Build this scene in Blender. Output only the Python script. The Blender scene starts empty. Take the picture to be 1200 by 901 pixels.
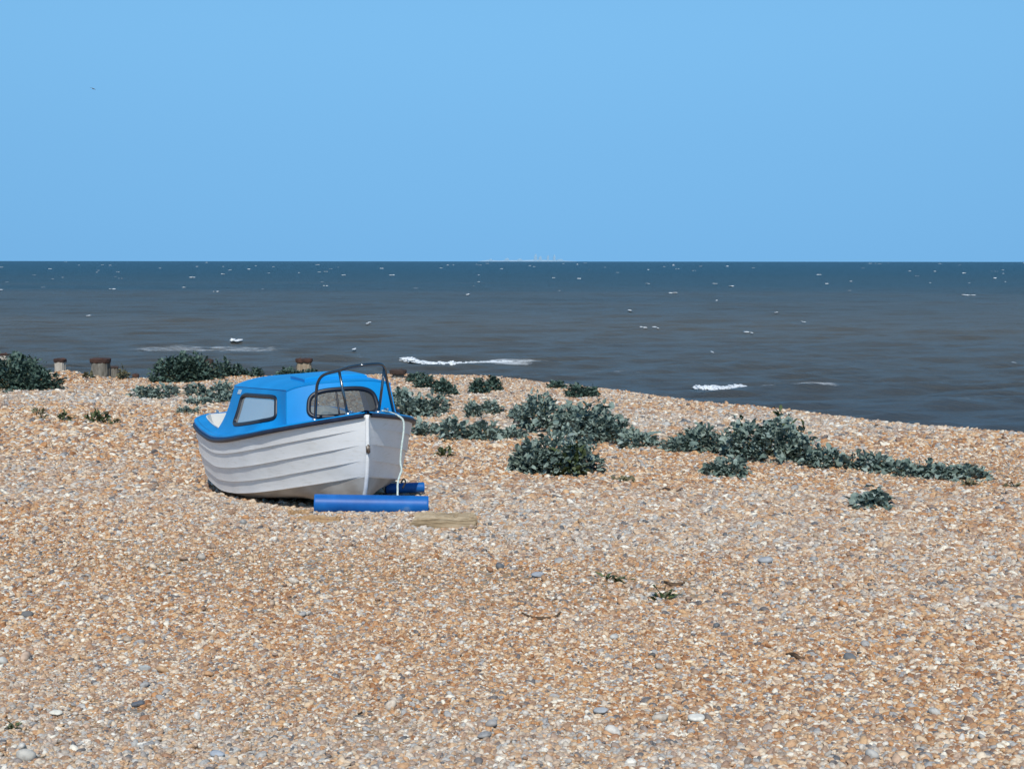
import bpy, bmesh, math, random
import numpy as np
from mathutils import Vector, Matrix, noise as mnoise
R = math.radians
random.seed(7); rng = np.random.default_rng(11)
scene = bpy.context.scene
col = scene.collection

# ------------------------------------------------------------ camera, sky, sun, exposure
F = 1700.0                       # focal length in pixels of the 1200 px wide photograph
EYE = 2.13                       # camera height above the shingle at the bow of the boat
PITCH = math.atan(144.5 / F)
cam_d = bpy.data.cameras.new('camera'); cam = bpy.data.objects.new('camera', cam_d); col.objects.link(cam)
cam_d.sensor_width = 36.0; cam_d.lens = F / 1200 * 36
cam_d.clip_start = 0.1; cam_d.clip_end = 40000
cam.location = (0, 0, EYE)
cam.rotation_mode = 'XYZ'
cam.rotation_euler = (math.pi / 2 - PITCH, R(-0.05), 0)
scene.camera = cam

SUN_EL, SUN_AZ = 47.0, 181.0     # azimuth clockwise from +Y (behind the camera)
sun_dir = Vector((math.sin(R(SUN_AZ)) * math.cos(R(SUN_EL)), math.cos(R(SUN_AZ)) * math.cos(R(SUN_EL)), math.sin(R(SUN_EL))))
sd = bpy.data.lights.new('sun', 'SUN'); sd.energy = 4.2; sd.angle = R(0.5); sd.color = (1.0, 0.95, 0.87)
so = bpy.data.objects.new('sun', sd); col.objects.link(so)
so.rotation_euler = sun_dir.to_track_quat('Z', 'Y').to_euler(); so.location = (0, -20, 40)

w = bpy.data.worlds.new('World'); scene.world = w; w.use_nodes = True
nt = w.node_tree; nt.nodes.clear()
def wn(t): return nt.nodes.new(t)
out = wn('ShaderNodeOutputWorld'); bg = wn('ShaderNodeBackground'); sky = wn('ShaderNodeTexSky')
sky.sky_type = 'NISHITA'; sky.sun_disc = False; sky.sun_elevation = R(SUN_EL); sky.sun_rotation = R(SUN_AZ)
sky.altitude = 0; sky.air_density = 1.0; sky.dust_density = 0.3; sky.ozone_density = 2.0
tc = wn('ShaderNodeTexCoord'); sp = wn('ShaderNodeSeparateXYZ'); cb = wn('ShaderNodeCombineXYZ')
# the clear air above the sea is blue right down to the horizon: read the sky a little higher up
mr = wn('ShaderNodeFloatCurve'); cu = mr.mapping.curves[0]
cu.points[0].location = (0, .278); cu.points[1].location = (1, 1); cu.points.new(.06, .265); cu.points.new(.2, .258); cu.points.new(.4, .44); mr.mapping.update()
nt.links.new(tc.outputs['Generated'], sp.inputs[0]); nt.links.new(sp.outputs[0], cb.inputs[0]); nt.links.new(sp.outputs[1], cb.inputs[1])
nt.links.new(sp.outputs[2], mr.inputs['Value']); nt.links.new(mr.outputs[0], cb.inputs[2]); nt.links.new(cb.outputs[0], sky.inputs[0])
tint = wn('ShaderNodeMix'); tint.data_type = 'RGBA'; tint.blend_type = 'MULTIPLY'; tint.inputs[0].default_value = 1
tint.inputs[7].default_value = (0.62, 0.955, 1.03, 1)
nt.links.new(sky.outputs[0], tint.inputs[6]); nt.links.new(tint.outputs[2], bg.inputs[0]); bg.inputs[1].default_value = 0.145
nt.links.new(bg.outputs[0], out.inputs[0])
scene.view_settings.view_transform = 'Standard'; scene.view_settings.look = 'None'
scene.view_settings.gamma = 1; scene.view_settings.use_curve_mapping = False
scene.view_settings.exposure = 0.0
scene.render.engine = 'CYCLES'
scene.cycles.max_bounces = 6; scene.cycles.transparent_max_bounces = 8

# ------------------------------------------------------------ helpers
def tag(o, label=None, cat=None, group=None, kind=None):
    if label: o['label'] = label
    if cat: o['category'] = cat
    if group: o['group'] = group
    if kind: o['kind'] = kind
    return o
def mesh_obj(name, verts, faces, mat, parent=None, smooth=False):
    me = bpy.data.meshes.new(name); me.from_pydata([tuple(v) for v in verts], [], [tuple(f) for f in faces]); me.update()
    if mat: me.materials.append(mat)
    if smooth: me.polygons.foreach_set('use_smooth', [True] * len(me.polygons))
    o = bpy.data.objects.new(name, me); col.objects.link(o)
    if parent: o.parent = parent
    return o
def fast_mesh(name, V, Q, mat, smooth=True):
    """V (n,3) array, Q (m,4) or (m,3) int array"""
    me = bpy.data.meshes.new(name); k = Q.shape[1]
    me.vertices.add(len(V)); me.vertices.foreach_set('co', np.asarray(V, np.float32).ravel())
    me.loops.add(Q.size); me.loops.foreach_set('vertex_index', Q.astype(np.int32).ravel())
    me.polygons.add(len(Q)); me.polygons.foreach_set('loop_start', np.arange(len(Q), dtype=np.int32) * k)
    if smooth: me.polygons.foreach_set('use_smooth', np.ones(len(Q), bool))
    me.update(calc_edges=True); me.validate()
    if mat: me.materials.append(mat)
    return me
def grid_quads(nr, nc):
    i = np.arange(nr - 1)[:, None] * nc + np.arange(nc - 1)[None, :]
    return np.stack([i, i + 1, i + nc + 1, i + nc], -1).reshape(-1, 4)
class MB:
    def __init__(s): s.v = []; s.f = []
    def add(s, v, f):
        b = len(s.v); s.v += [tuple(p) for p in v]; s.f += [tuple(i + b for i in q) for q in f]
    def box(s, c, d, rz=0.0, taper=1.0):
        cx, cy, cz = c; dx, dy, dz = d[0] / 2, d[1] / 2, d[2] / 2; v = []
        for z, k in ((-dz, 1), (dz, taper)):
            for x, y in ((-dx, -dy), (dx, -dy), (dx, dy), (-dx, dy)):
                x2, y2 = x * k, y * k
                v.append((cx + x2 * math.cos(rz) - y2 * math.sin(rz), cy + x2 * math.sin(rz) + y2 * math.cos(rz), cz + z))
        s.add(v, [(3, 2, 1, 0), (4, 5, 6, 7), (0, 1, 5, 4), (1, 2, 6, 5), (2, 3, 7, 6), (3, 0, 4, 7)])
    def tube(s, pts, r, n=10, cap=True, closed=False):
        P = [Vector(p) for p in pts]; m = len(P); rr = r if hasattr(r, '__len__') else [r] * m; v = []; f = []
        prev = None
        for i in range(m):
            a = P[(i - 1) % m] if (closed or i > 0) else P[i]; b = P[(i + 1) % m] if (closed or i < m - 1) else P[i]
            t = (b - a).normalized()
            if prev is None:
                u = t.cross(Vector((0, 0, 1)));  u = u if u.length > .05 else t.cross(Vector((0, 1, 0)))
            else: u = prev - t * prev.dot(t)
            u.normalize(); prev = u; q = t.cross(u)
            for k in range(n):
                an = 2 * math.pi * k / n; v.append(P[i] + (u * math.cos(an) + q * math.sin(an)) * rr[i])
        for i in range(m if closed else m - 1):
            for k in range(n):
                j = (i + 1) % m
                f.append((i * n + k, i * n + (k + 1) % n, j * n + (k + 1) % n, j * n + k))
        if cap and not closed: f += [tuple(range(n - 1, -1, -1)), tuple(range((m - 1) * n, m * n))]
        s.add(v, f)
    def build(s, name, mat, parent=None, smooth=False): return mesh_obj(name, s.v, s.f, mat, parent, smooth)
def bevel(o, wd, seg=2, ang=35):
    m = o.modifiers.new('bevel', 'BEVEL'); m.width = wd; m.segments = seg; m.limit_method = 'ANGLE'; m.angle_limit = R(ang); return o
def smooth_path(pts, n):
    """Catmull-Rom through pts"""
    P = [Vector(p) for p in pts]; P = [2 * P[0] - P[1]] + P + [2 * P[-1] - P[-2]]; o = []
    for i in range(1, len(P) - 2):
        for k in range(n):
            t = k / n; a, b, c, d = P[i - 1:i + 3]
            o.append(.5 * ((2 * b) + (c - a) * t + (2 * a - 5 * b + 4 * c - d) * t * t + (3 * b - a - 3 * c + d) * t ** 3))
    return o + [P[-2]]
def mat(name, base=(.5, .5, .5), rough=.5, metal=0.0, spec=.5):
    m = bpy.data.materials.new(name); m.use_nodes = True; b = m.node_tree.nodes['Principled BSDF']
    b.inputs['Base Color'].default_value = (*base, 1); b.inputs['Roughness'].default_value = rough
    b.inputs['Metallic'].default_value = metal; b.inputs['Specular IOR Level'].default_value = spec
    return m, m.node_tree, b
def N(t, typ, **kw):
    n = t.nodes.new(typ)
    for k, v in kw.items():
        if isinstance(k, str) and hasattr(n, k): setattr(n, k, v)
    return n
def ramp(t, stops, interp='LINEAR'):
    n = t.nodes.new('ShaderNodeValToRGB'); n.color_ramp.interpolation = interp; e = n.color_ramp.elements
    while len(e) < len(stops): e.new(.5)
    for i, (p, c) in enumerate(stops):
        e[i].position = p; e[i].color = (*c, 1) if len(c) == 3 else c
    return n
def mottled(name, stops, scale, rough=.6, bump=.0, detail=5, stretch=(1, 1, 1), spec=.4, bscale=None):
    m, t, b = mat(name, rough=rough, spec=spec)
    tcn = N(t, 'ShaderNodeTexCoord'); mp = N(t, 'ShaderNodeMapping'); mp.inputs['Scale'].default_value = stretch
    no = N(t, 'ShaderNodeTexNoise'); no.inputs['Scale'].default_value = scale; no.inputs['Detail'].default_value = detail
    t.links.new(tcn.outputs['Object'], mp.inputs[0]); t.links.new(mp.outputs[0], no.inputs['Vector'])
    r = ramp(t, stops); t.links.new(no.outputs[0], r.inputs[0]); t.links.new(r.outputs[0], b.inputs['Base Color'])
    if bump:
        n2 = N(t, 'ShaderNodeTexNoise'); n2.inputs['Scale'].default_value = bscale or scale * 3; n2.inputs['Detail'].default_value = 4
        t.links.new(mp.outputs[0], n2.inputs['Vector'])
        bp = N(t, 'ShaderNodeBump'); bp.inputs['Strength'].default_value = bump; bp.inputs['Distance'].default_value = .02
        t.links.new(n2.outputs[0], bp.inputs['Height']); t.links.new(bp.outputs[0], b.inputs['Normal'])
    return m
def fbm(x, y, sc, seed=0, octv=4):
    """cheap smooth noise, vectorised, about -1..1"""
    r = np.random.default_rng(seed + 100); o = np.zeros_like(np.asarray(x, float)); a = 1.0; tot = 0
    for k in range(octv):
        for j in range(5):
            an = r.uniform(0, 2 * np.pi); ph = r.uniform(0, 2 * np.pi); fr = sc * 2 ** k * r.uniform(.6, 1.5)
            o = o + a * np.sin((np.cos(an) * x + np.sin(an) * y) * fr + ph)
        tot += a * 2.2; a *= .55
    return o / tot

# ------------------------------------------------------------ lie of the land
SEA_Z = EYE - 4.2
CX = [-60.0, -14.05, -10.62, -9.56, -8.73, -7.95, -6.73, -5.48, -4.59, -3.7, -2.23, -1.11, 0.0, 0.87, 1.65, 3.07, 4.25, 5.27, 6.2, 7.08, 8.55, 25.0]
CY = [29.85, 29.85, 30.09, 30.1, 30.3, 30.7, 30.91, 31.03, 31.23, 31.46, 31.61, 31.44, 30.85, 29.7, 27.98, 26.06, 24.11, 22.4, 21.08, 20.07, 19.38, 11.38]
PYS = [-60, 0, 5, 9, 12.3, 13.2, 14.2, 15.6, 18, 24, 31, 60]
PZS = [1.2, .22, .10, .03, 0, -.04, -.14, -.285, -.32, -.35, -.38, -.4]
def ground_z(x, y, undul=True):
    x = np.asarray(x, float); y = np.asarray(y, float)
    z = sum(np.interp(y + d, PYS, PZS) for d in (-.6, -.3, 0, .3, .6)) / 5
    t = y - sum(np.interp(x + d, CX, CY) for d in (-1.2, -.6, 0, .6, 1.2)) / 5
    tt = np.maximum(0, t)
    z = z - np.where(tt < 1.0, .11 * tt ** 2, .11 + .22 * (tt - 1.0))
    if undul:
        k = np.clip(1 - tt / 4, .2, 1)
        near_boat = np.exp(-(((x + 2.0) / 2.2) ** 2 + ((y - 13.8) / 2.4) ** 2))
        z = z + k * (1 - .85 * near_boat) * (.045 * fbm(x * .45, y * 1.6, .9, 3, 3) + .012 * fbm(x, y, 3.1, 5, 2))
        bs = (x + 1.22) * -.353 + (y - 12.15) * .935; bt = (x + 1.22) * -.935 - (y - 12.15) * .353      # along and across the boat
        z = z - (.085 + .055 * np.clip(bs / 3 - .5, 0, 1)) * np.clip((bs - .25) / .5, 0, 1) * np.clip((5.3 - bs) / .7, 0, 1) * np.exp(-((bt - .1) / .95) ** 4)     # the hollow the boat lies in
        z = z + .17 * np.exp(-(((x + 9.45) / .55) ** 2 + ((y - 30.5) / .6) ** 2))     # small pale bank by the groyne
    return np.maximum(z, SEA_Z - 1.5)
_c, _s = math.cos(PITCH), math.sin(PITCH)
def ray(px, py):
    u = (px - 600) / F; v = -(py - 450.5) / F
    return np.array([u, _c + v * _s, -_s + v * _c])
def ground_at(px, py):
    """the point of the beach seen at a place of the photograph (used once, to survey the plan)"""
    d = ray(px, py); lo = 3.0
    for t in np.arange(3, 60, .1):
        p = d * t
        if EYE + p[2] < ground_z(p[0], p[1]): break
        lo = t
    hi = t
    for _ in range(25):
        m = (lo + hi) / 2; p = d * m
        if EYE + p[2] < ground_z(p[0], p[1]): hi = m
        else: lo = m
    p = d * lo
    over = p[1] - np.interp(p[0], CX, CY)
    if over > .25:                                       # hidden behind the crest: it stands on the crest
        for _ in range(6): p = p * (np.interp(p[0], CX, CY) + .1) / p[1]
    return float(p[0]), float(p[1]), float(ground_z(p[0], p[1]))
GCX = np.arange(-16, 16.01, .08); GCY = np.arange(4, 37.01, .08)
_gx, _gy = np.meshgrid(GCX, GCY); GC = ground_z(_gx, _gy)
def gz_fast(x, y):
    fx = np.clip((np.asarray(x) - GCX[0]) / .08, 0, len(GCX) - 1.001); fy = np.clip((np.asarray(y) - GCY[0]) / .08, 0, len(GCY) - 1.001)
    ix = fx.astype(int); iy = fy.astype(int); fx = fx - ix; fy = fy - iy
    return (GC[iy, ix] * (1 - fx) + GC[iy, ix + 1] * fx) * (1 - fy) + (GC[iy + 1, ix] * (1 - fx) + GC[iy + 1, ix + 1] * fx) * fy
def sea_at(px, py):
    d = ray(px, py); t = (SEA_Z - EYE) / d[2]; return d[0] * t, d[1] * t

# ------------------------------------------------------------ beach: one sheet plus the pebbles on it
def make_ground():
    m, t, b = mat('shingle_bed', rough=.9, spec=.2)
    tcn = N(t, 'ShaderNodeTexCoord'); vo = N(t, 'ShaderNodeTexVoronoi'); vo.inputs['Scale'].default_value = 26
    t.links.new(tcn.outputs['Object'], vo.inputs['Vector'])
    sx = N(t, 'ShaderNodeSeparateColor'); t.links.new(vo.outputs['Color'], sx.inputs[0])
    r = ramp(t, [(0, (.23, .13, .065)), (.3, (.29, .19, .105)), (.55, (.33, .24, .155)), (.75, (.19, .18, .165)), (.9, (.39, .33, .26)), (1, (.39, .37, .34))])  # kept darker than the pebbles, painting shade into the gaps between them
    t.links.new(sx.outputs[0], r.inputs[0]); t.links.new(r.outputs[0], b.inputs['Base Color'])
    bp = N(t, 'ShaderNodeBump'); bp.inputs['Strength'].default_value = .8; bp.inputs['Distance'].default_value = .02; bp.invert = True
    t.links.new(vo.outputs['Distance'], bp.inputs['Height']); t.links.new(bp.outputs[0], b.inputs['Normal'])
    xs = np.concatenate([np.linspace(-400, -45, 30), np.arange(-44, 44, .4), np.linspace(45, 400, 30)])
    ys = np.concatenate([np.linspace(-60, 1, 20), np.arange(1.5, 48, .25), np.linspace(49, 120, 12)])
    X, Y = np.meshgrid(xs, ys)
    V = np.stack([X, Y, ground_z(X, Y)], -1).reshape(-1, 3)
    me = fast_mesh('beach', V, grid_quads(len(ys), len(xs)), m)
    o = bpy.data.objects.new('beach', me); col.objects.link(o); tag(o, kind='structure')
    o['label'] = 'shingle beach sloping to the sea'
make_ground()

def pebble_material():
    m, t, b = mat('pebbles', rough=.62, spec=.35)
    a1 = N(t, 'ShaderNodeAttribute'); a1.attribute_name = 'rnd'
    a2 = N(t, 'ShaderNodeAttribute'); a2.attribute_name = 'inst_rnd'; a2.attribute_type = 'INSTANCER'
    a3 = N(t, 'ShaderNodeAttribute'); a3.attribute_name = 'tone'; a3.attribute_type = 'INSTANCER'
    ad = N(t, 'ShaderNodeMath', operation='ADD'); fr = N(t, 'ShaderNodeMath', operation='FRACT')
    t.links.new(a1.outputs['Fac'], ad.inputs[0]); t.links.new(a2.outputs['Fac'], ad.inputs[1]); t.links.new(ad.outputs[0], fr.inputs[0])
    warm = ramp(t, [(0, (.28, .125, .05)), (.10, (.42, .21, .088)), (.24, (.50, .305, .155)), (.38, (.54, .395, .255)), (.50, (.35, .21, .115)),
                    (.57, (.62, .51, .38)), (.66, (.22, .135, .09)), (.73, (.30, .285, .27)), (.81, (.68, .61, .49)), (.87, (.42, .235, .12)), (.92, (.13, .115, .11)), (.97, (.54, .51, .46))], 'CONSTANT')
    grey = ramp(t, [(0, (.42, .395, .35)), (.14, (.52, .39, .26)), (.28, (.295, .29, .275)), (.42, (.56, .525, .47)), (.52, (.22, .225, .23)), (.62, (.43, .27, .15)),
                    (.72, (.44, .425, .39)), (.82, (.66, .625, .56)), (.89, (.11, .115, .12)), (.95, (.50, .37, .25))], 'CONSTANT')
    t.links.new(fr.outputs[0], warm.inputs[0]); t.links.new(fr.outputs[0], grey.inputs[0])
    mx = N(t, 'ShaderNodeMix', data_type='RGBA'); t.links.new(a3.outputs['Fac'], mx.inputs[0])
    t.links.new(warm.outputs[0], mx.inputs[6]); t.links.new(grey.outputs[0], mx.inputs[7])
    tcn = N(t, 'ShaderNodeTexCoord'); no = N(t, 'ShaderNodeTexNoise'); no.inputs['Scale'].default_value = 2.2; no.inputs['Detail'].default_value = 5
    t.links.new(tcn.outputs['Object'], no.inputs['Vector'])
    rr = ramp(t, [(.25, (.55, .53, .52)), (.5, (1, 1, 1)), (.75, (1.15, 1.13, 1.1))]); t.links.new(no.outputs[0], rr.inputs[0])
    mu = N(t, 'ShaderNodeMix', data_type='RGBA', blend_type='MULTIPLY'); mu.inputs[0].default_value = 1
    t.links.new(mx.outputs[2], mu.inputs[6]); t.links.new(rr.outputs[0], mu.inputs[7]); t.links.new(mu.outputs[2], b.inputs['Base Color'])
    return m
PEB = pebble_material()
def icosphere(sub):
    bm = bmesh.new(); bmesh.ops.create_icosphere(bm, subdivisions=sub, radius=1)
    V = np.array([v.co[:] for v in bm.verts]); Fc = np.array([[v.index for v in f.verts] for f in bm.faces]); bm.free(); return V, Fc
ICO_V, ICO_F = icosphere(2)
def pebble_verts(r):
    """one rounded flint, unit mean diameter"""
    V = ICO_V.copy()
    for _ in range(4):                                  # worn facets
        n = r.normal(size=3); n /= np.linalg.norm(n); d = V @ n; lim = r.uniform(.45, .85)
        V -= np.outer(np.maximum(0, d - lim) * r.uniform(.6, .95), n)
    V *= (1 + .10 * np.sin(V @ r.normal(size=3) * 2.2 + r.uniform(0, 6)))[:, None]
    V *= np.array([r.uniform(.5, .72), r.uniform(.36, .52), r.uniform(.24, .40)])
    return V
def make_shingle():
    src = bpy.data.collections.new('pebble_sources')        # source shapes, linked to no scene
    r = np.random.default_rng(5)
    def source(k, single):
        Vs, Fs, A = [], [], []; b = 0
        spots = [(0, 0)] if single else [(i, j) for i in (-1, 0, 1) for j in (-1, 0, 1)] + [(.5, .5), (-.5, -.5)]
        for (i, j) in spots:
            V = pebble_verts(r); sz = 1 if single else np.clip(r.lognormal(-.05, .32), .5, 1.9)
            an = r.uniform(0, 6.283); tx, ty = r.normal(0, .36, 2)
            Rz = np.array(Matrix.Rotation(an, 3, 'Z') @ Matrix.Rotation(tx, 3, 'X') @ Matrix.Rotation(ty, 3, 'Y'))
            V = (V * sz) @ Rz.T
            if not single: V += np.array([i * .86 + r.uniform(-.25, .25), j * .80 + r.uniform(-.25, .25), r.uniform(-.06, .34)])
            else: V[:, 2] += .12
            Vs.append(V); Fs.append(ICO_F + b); b += len(V); A += [r.uniform()] * len(V)
        me = fast_mesh('pebble', np.concatenate(Vs), np.concatenate(Fs), PEB)
        at = me.attributes.new('rnd', 'FLOAT', 'POINT'); at.data.foreach_set('value', np.array(A, np.float32))
        src.objects.link(bpy.data.objects.new('pebble_%02d' % k, me))
    for k in range(14): source(k, False)
    for k in range(14, 24): source(k, True)
    P, S, RO, IX, TO = [], [], [], [], []
    zones = [(4.2, 8.5, .026, 0), (8.5, 13, .031, 0), (13, 19, .038, 0), (19, 36, .050, 0), (2.5, 36, .056, 1)]      # the last one: either side of the view
    for (y0, y1, d, wide) in zones:
        cell = (2.05 if wide else 1.45 if y1 < 9 else 1.68 if y1 < 14 else 1.95) * d; half = (.85 * y1 + 4) if wide else .5 * y1 + .6
        gx, gy = np.meshgrid(np.arange(-half, half, cell), np.arange(y0, y1, cell))
        x = gx.ravel() + rng.uniform(-.5, .5, gx.size) * cell; y = gy.ravel() + rng.uniform(-.5, .5, gx.size) * cell
        k = (np.abs(x) < .8 * y + 4) & (np.abs(x) > .45 * y + .4) if wide else np.abs(x) < .47 * y + .5
        t = y - np.interp(x, CX, CY); k &= t < 2.2
        x, y = x[k], y[k]
        coarse = fbm(x * .4, y * 1.7, .55, 21, 4)
        grey = fbm(x * .6 + 3, y * 1.9, .42, 33, 4)
        # the greyer, coarser drift of stones runs from beside the boat to the right foreground
        band = np.exp(-((y - (11.2 - .30 * x)) / 1.5) ** 2) * .55
        band = band * np.clip((x + 5) / 5, .25, 1); tone = np.clip(.07 + .62 * grey + band * 1.1, 0, 1)
        sc = d * (1.0 + .42 * coarse + .25 * band) * rng.lognormal(0, .14, len(x))
        P.append(np.stack([x, y, ground_z(x, y) - .15 * d], 1)); S.append(sc); TO.append(np.clip(tone + rng.normal(0, .18, len(x)), 0, 1))
        RO.append(np.stack([rng.normal(0, .10, len(x)), rng.normal(0, .10, len(x)), rng.uniform(0, 6.283, len(x))], 1)); IX.append(rng.integers(0, 14, len(x)))
    n = 700                                             # scattered larger stones
    y = np.sqrt(rng.uniform(5.2 ** 2, 28 ** 2, n)); x = rng.uniform(-.45, .45, n) * y; t = y - np.interp(x, CX, CY); k = t < 0; x, y = x[k], y[k]; n = len(x)
    P.append(np.stack([x, y, ground_z(x, y) + .012], 1)); S.append(np.clip(rng.lognormal(-3.15, .28, n) * (1 + y * .012), .03, .07)); TO.append(np.clip(rng.normal(.5, .35, n), 0, 1))
    RO.append(np.stack([rng.normal(0, .2, n), rng.normal(0, .2, n), rng.uniform(0, 6.283, n)], 1)); IX.append(rng.integers(14, 24, n))
    P = np.concatenate(P); S = np.concatenate(S); RO = np.concatenate(RO); IX = np.concatenate(IX); TO = np.concatenate(TO)
    me = bpy.data.meshes.new('shingle'); me.vertices.add(len(P)); me.vertices.foreach_set('co', P.astype(np.float32).ravel())
    def attr(nm, ty, data, key):
        a = me.attributes.new(nm, ty, 'POINT'); a.data.foreach_set(key, data)
    attr('scl', 'FLOAT', S.astype(np.float32), 'value'); attr('tone', 'FLOAT', TO.astype(np.float32), 'value')
    attr('inst_rnd', 'FLOAT', rng.uniform(0, 1, len(P)).astype(np.float32), 'value')
    attr('idx', 'INT', IX.astype(np.int32), 'value'); attr('rot', 'FLOAT_VECTOR', RO.astype(np.float32).ravel(), 'vector')
    me.materials.append(PEB); me.update()
    o = bpy.data.objects.new('shingle', me); col.objects.link(o)
    tag(o, 'orange, cream and grey flint pebbles covering the beach', 'shingle', kind='stuff')
    g = bpy.data.node_groups.new('scatter_pebbles', 'GeometryNodeTree')
    g.interface.new_socket('Geometry', in_out='INPUT', socket_type='NodeSocketGeometry'); g.interface.new_socket('Geometry', in_out='OUTPUT', socket_type='NodeSocketGeometry')
    gi = g.nodes.new('NodeGroupInput'); go = g.nodes.new('NodeGroupOutput'); iop = g.nodes.new('GeometryNodeInstanceOnPoints')
    ci = g.nodes.new('GeometryNodeCollectionInfo'); ci.inputs['Collection'].default_value = src; ci.inputs['Separate Children'].default_value = True; ci.inputs['Reset Children'].default_value = True
    def na(nm, ty):
        a = g.nodes.new('GeometryNodeInputNamedAttribute'); a.data_type = ty; a.inputs[0].default_value = nm; return a.outputs[0]
    L = g.links.new
    L(gi.outputs[0], iop.inputs['Points']); L(ci.outputs[0], iop.inputs['Instance']); iop.inputs['Pick Instance'].default_value = True
    L(na('idx', 'INT'), iop.inputs['Instance Index']); L(na('rot', 'FLOAT_VECTOR'), iop.inputs['Rotation']); L(na('scl', 'FLOAT'), iop.inputs['Scale'])
    L(iop.outputs[0], go.inputs[0])
    md = o.modifiers.new('scatter', 'NODES'); md.node_group = g
    print('pebble instances', len(P))
make_shingle()

# ------------------------------------------------------------ sea
WAVES = []
_r = np.random.default_rng(42)
for k in range(46):
    lam = 1.0 * (9.0 / 1.0) ** _r.uniform(); an = _r.normal(0, .38) + R(-68)      # running in to the shore
    WAVES.append((lam, an, _r.uniform(0, 6.283), 0.0085 * lam ** .45 * _r.uniform(.5, 1.3)))
def sea_z(x, y, step=None):
    z = np.zeros_like(np.asarray(x, float)); d = np.hypot(x, y)
    for lam, an, ph, a in WAVES:
        fade = 1.0 if step is None else np.clip(lam / (3.0 * step) - .6, 0, 1)
        th = 2 * np.pi / lam * (np.cos(an) * x + np.sin(an) * y) + ph
        z = z + fade * a * (np.sin(th) + .25 * np.sin(2 * th + .6))
    return SEA_Z + z
def make_sea():
    m, t, b = mat('sea_water', rough=.30, spec=.5); b.inputs['IOR'].default_value = 1.22
    geo = N(t, 'ShaderNodeNewGeometry'); sp_ = N(t, 'ShaderNodeSeparateXYZ'); t.links.new(geo.outputs['Position'], sp_.inputs[0])
    lg = N(t, 'ShaderNodeMath', operation='LOGARITHM'); lg.inputs[1].default_value = 10; t.links.new(sp_.outputs[1], lg.inputs[0])
    mpn = N(t, 'ShaderNodeMapRange'); mpn.inputs[1].default_value = 1.5; mpn.inputs[2].default_value = 3.7; t.links.new(lg.outputs[0], mpn.inputs[0])
    # silt stirred up by the surf inshore, clear green-blue water in the offing
    mp1 = N(t, 'ShaderNodeMapping'); mp1.inputs['Scale'].default_value = (.006, .03, .03); t.links.new(geo.outputs['Position'], mp1.inputs[0])
    n1 = N(t, 'ShaderNodeTexNoise'); n1.inputs['Scale'].default_value = 1.0; n1.inputs['Detail'].default_value = 6; t.links.new(mp1.outputs[0], n1.inputs['Vector'])
    ns = N(t, 'ShaderNodeMath', operation='MULTIPLY_ADD'); ns.inputs[1].default_value = .22; ns.inputs[2].default_value = -.11; t.links.new(n1.outputs[0], ns.inputs[0])
    ad = N(t, 'ShaderNodeMath', operation='ADD'); t.links.new(mpn.outputs[0], ad.inputs[0]); t.links.new(ns.outputs[0], ad.inputs[1])
    r = ramp(t, [(0, (.060, .074, .088)), (.10, (.076, .079, .076)), (.21, (.096, .088, .070)), (.30, (.066, .068, .060)), (.42, (.024, .046, .056)), (.60, (.007, .038, .060)), (1, (.002, .032, .062))])
    t.links.new(ad.outputs[0], r.inputs[0]); t.links.new(r.outputs[0], b.inputs['Base Color'])
    spr = N(t, 'ShaderNodeMapRange'); spr.inputs[1].default_value = .15; spr.inputs[2].default_value = .5; spr.inputs[3].default_value = .33; spr.inputs[4].default_value = .08
    t.links.new(mpn.outputs[0], spr.inputs[0]); t.links.new(spr.outputs[0], b.inputs['Specular IOR Level'])
    mp2 = N(t, 'ShaderNodeMapping'); mp2.inputs['Scale'].default_value = (.55, 1.0, 1.0); mp2.inputs['Rotation'].default_value = (0, 0, R(18)); t.links.new(geo.outputs['Position'], mp2.inputs[0])
    n2 = N(t, 'ShaderNodeTexNoise'); n2.inputs['Scale'].default_value = 2.0; n2.inputs['Detail'].default_value = 8; n2.inputs['Roughness'].default_value = .7
    t.links.new(mp2.outputs[0], n2.inputs['Vector'])
    n3 = N(t, 'ShaderNodeTexNoise'); n3.inputs['Scale'].default_value = .12; n3.inputs['Detail'].default_value = 5; t.links.new(mp2.outputs[0], n3.inputs['Vector'])
    b1 = N(t, 'ShaderNodeBump'); b1.inputs['Strength'].default_value = 1.0; b1.inputs['Distance'].default_value = .45
    b2 = N(t, 'ShaderNodeBump'); b2.inputs['Strength'].default_value = .35; b2.inputs['Distance'].default_value = 1.0
    t.links.new(n3.outputs[0], b2.inputs['Height']); t.links.new(n2.outputs[0], b1.inputs['Height']); t.links.new(b2.outputs[0], b1.inputs['Normal']); t.links.new(b1.outputs[0], b.inputs['Normal'])
    nr = 1000; dist = 26 * (14000 / 26) ** np.linspace(0, 1, nr)
    an = np.concatenate([np.linspace(-1.45, -.50, 40)[:-1], np.linspace(-.50, .50, 440), np.linspace(.50, 1.45, 40)[1:]])
    D, A = np.meshgrid(dist, an, indexing='ij'); X = D * np.sin(A); Y = D * np.cos(A)
    step = D * (math.log(14000 / 26) / nr)
    V = np.stack([X, Y, sea_z(X, Y, step)], -1).reshape(-1, 3)
    me = fast_mesh('sea', V, grid_quads(nr, len(an)), m)
    o = bpy.data.objects.new('sea', me); col.objects.link(o); tag(o, kind='structure')
    o['label'] = 'choppy sea, brown inshore and blue-green far out'
make_sea()

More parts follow.
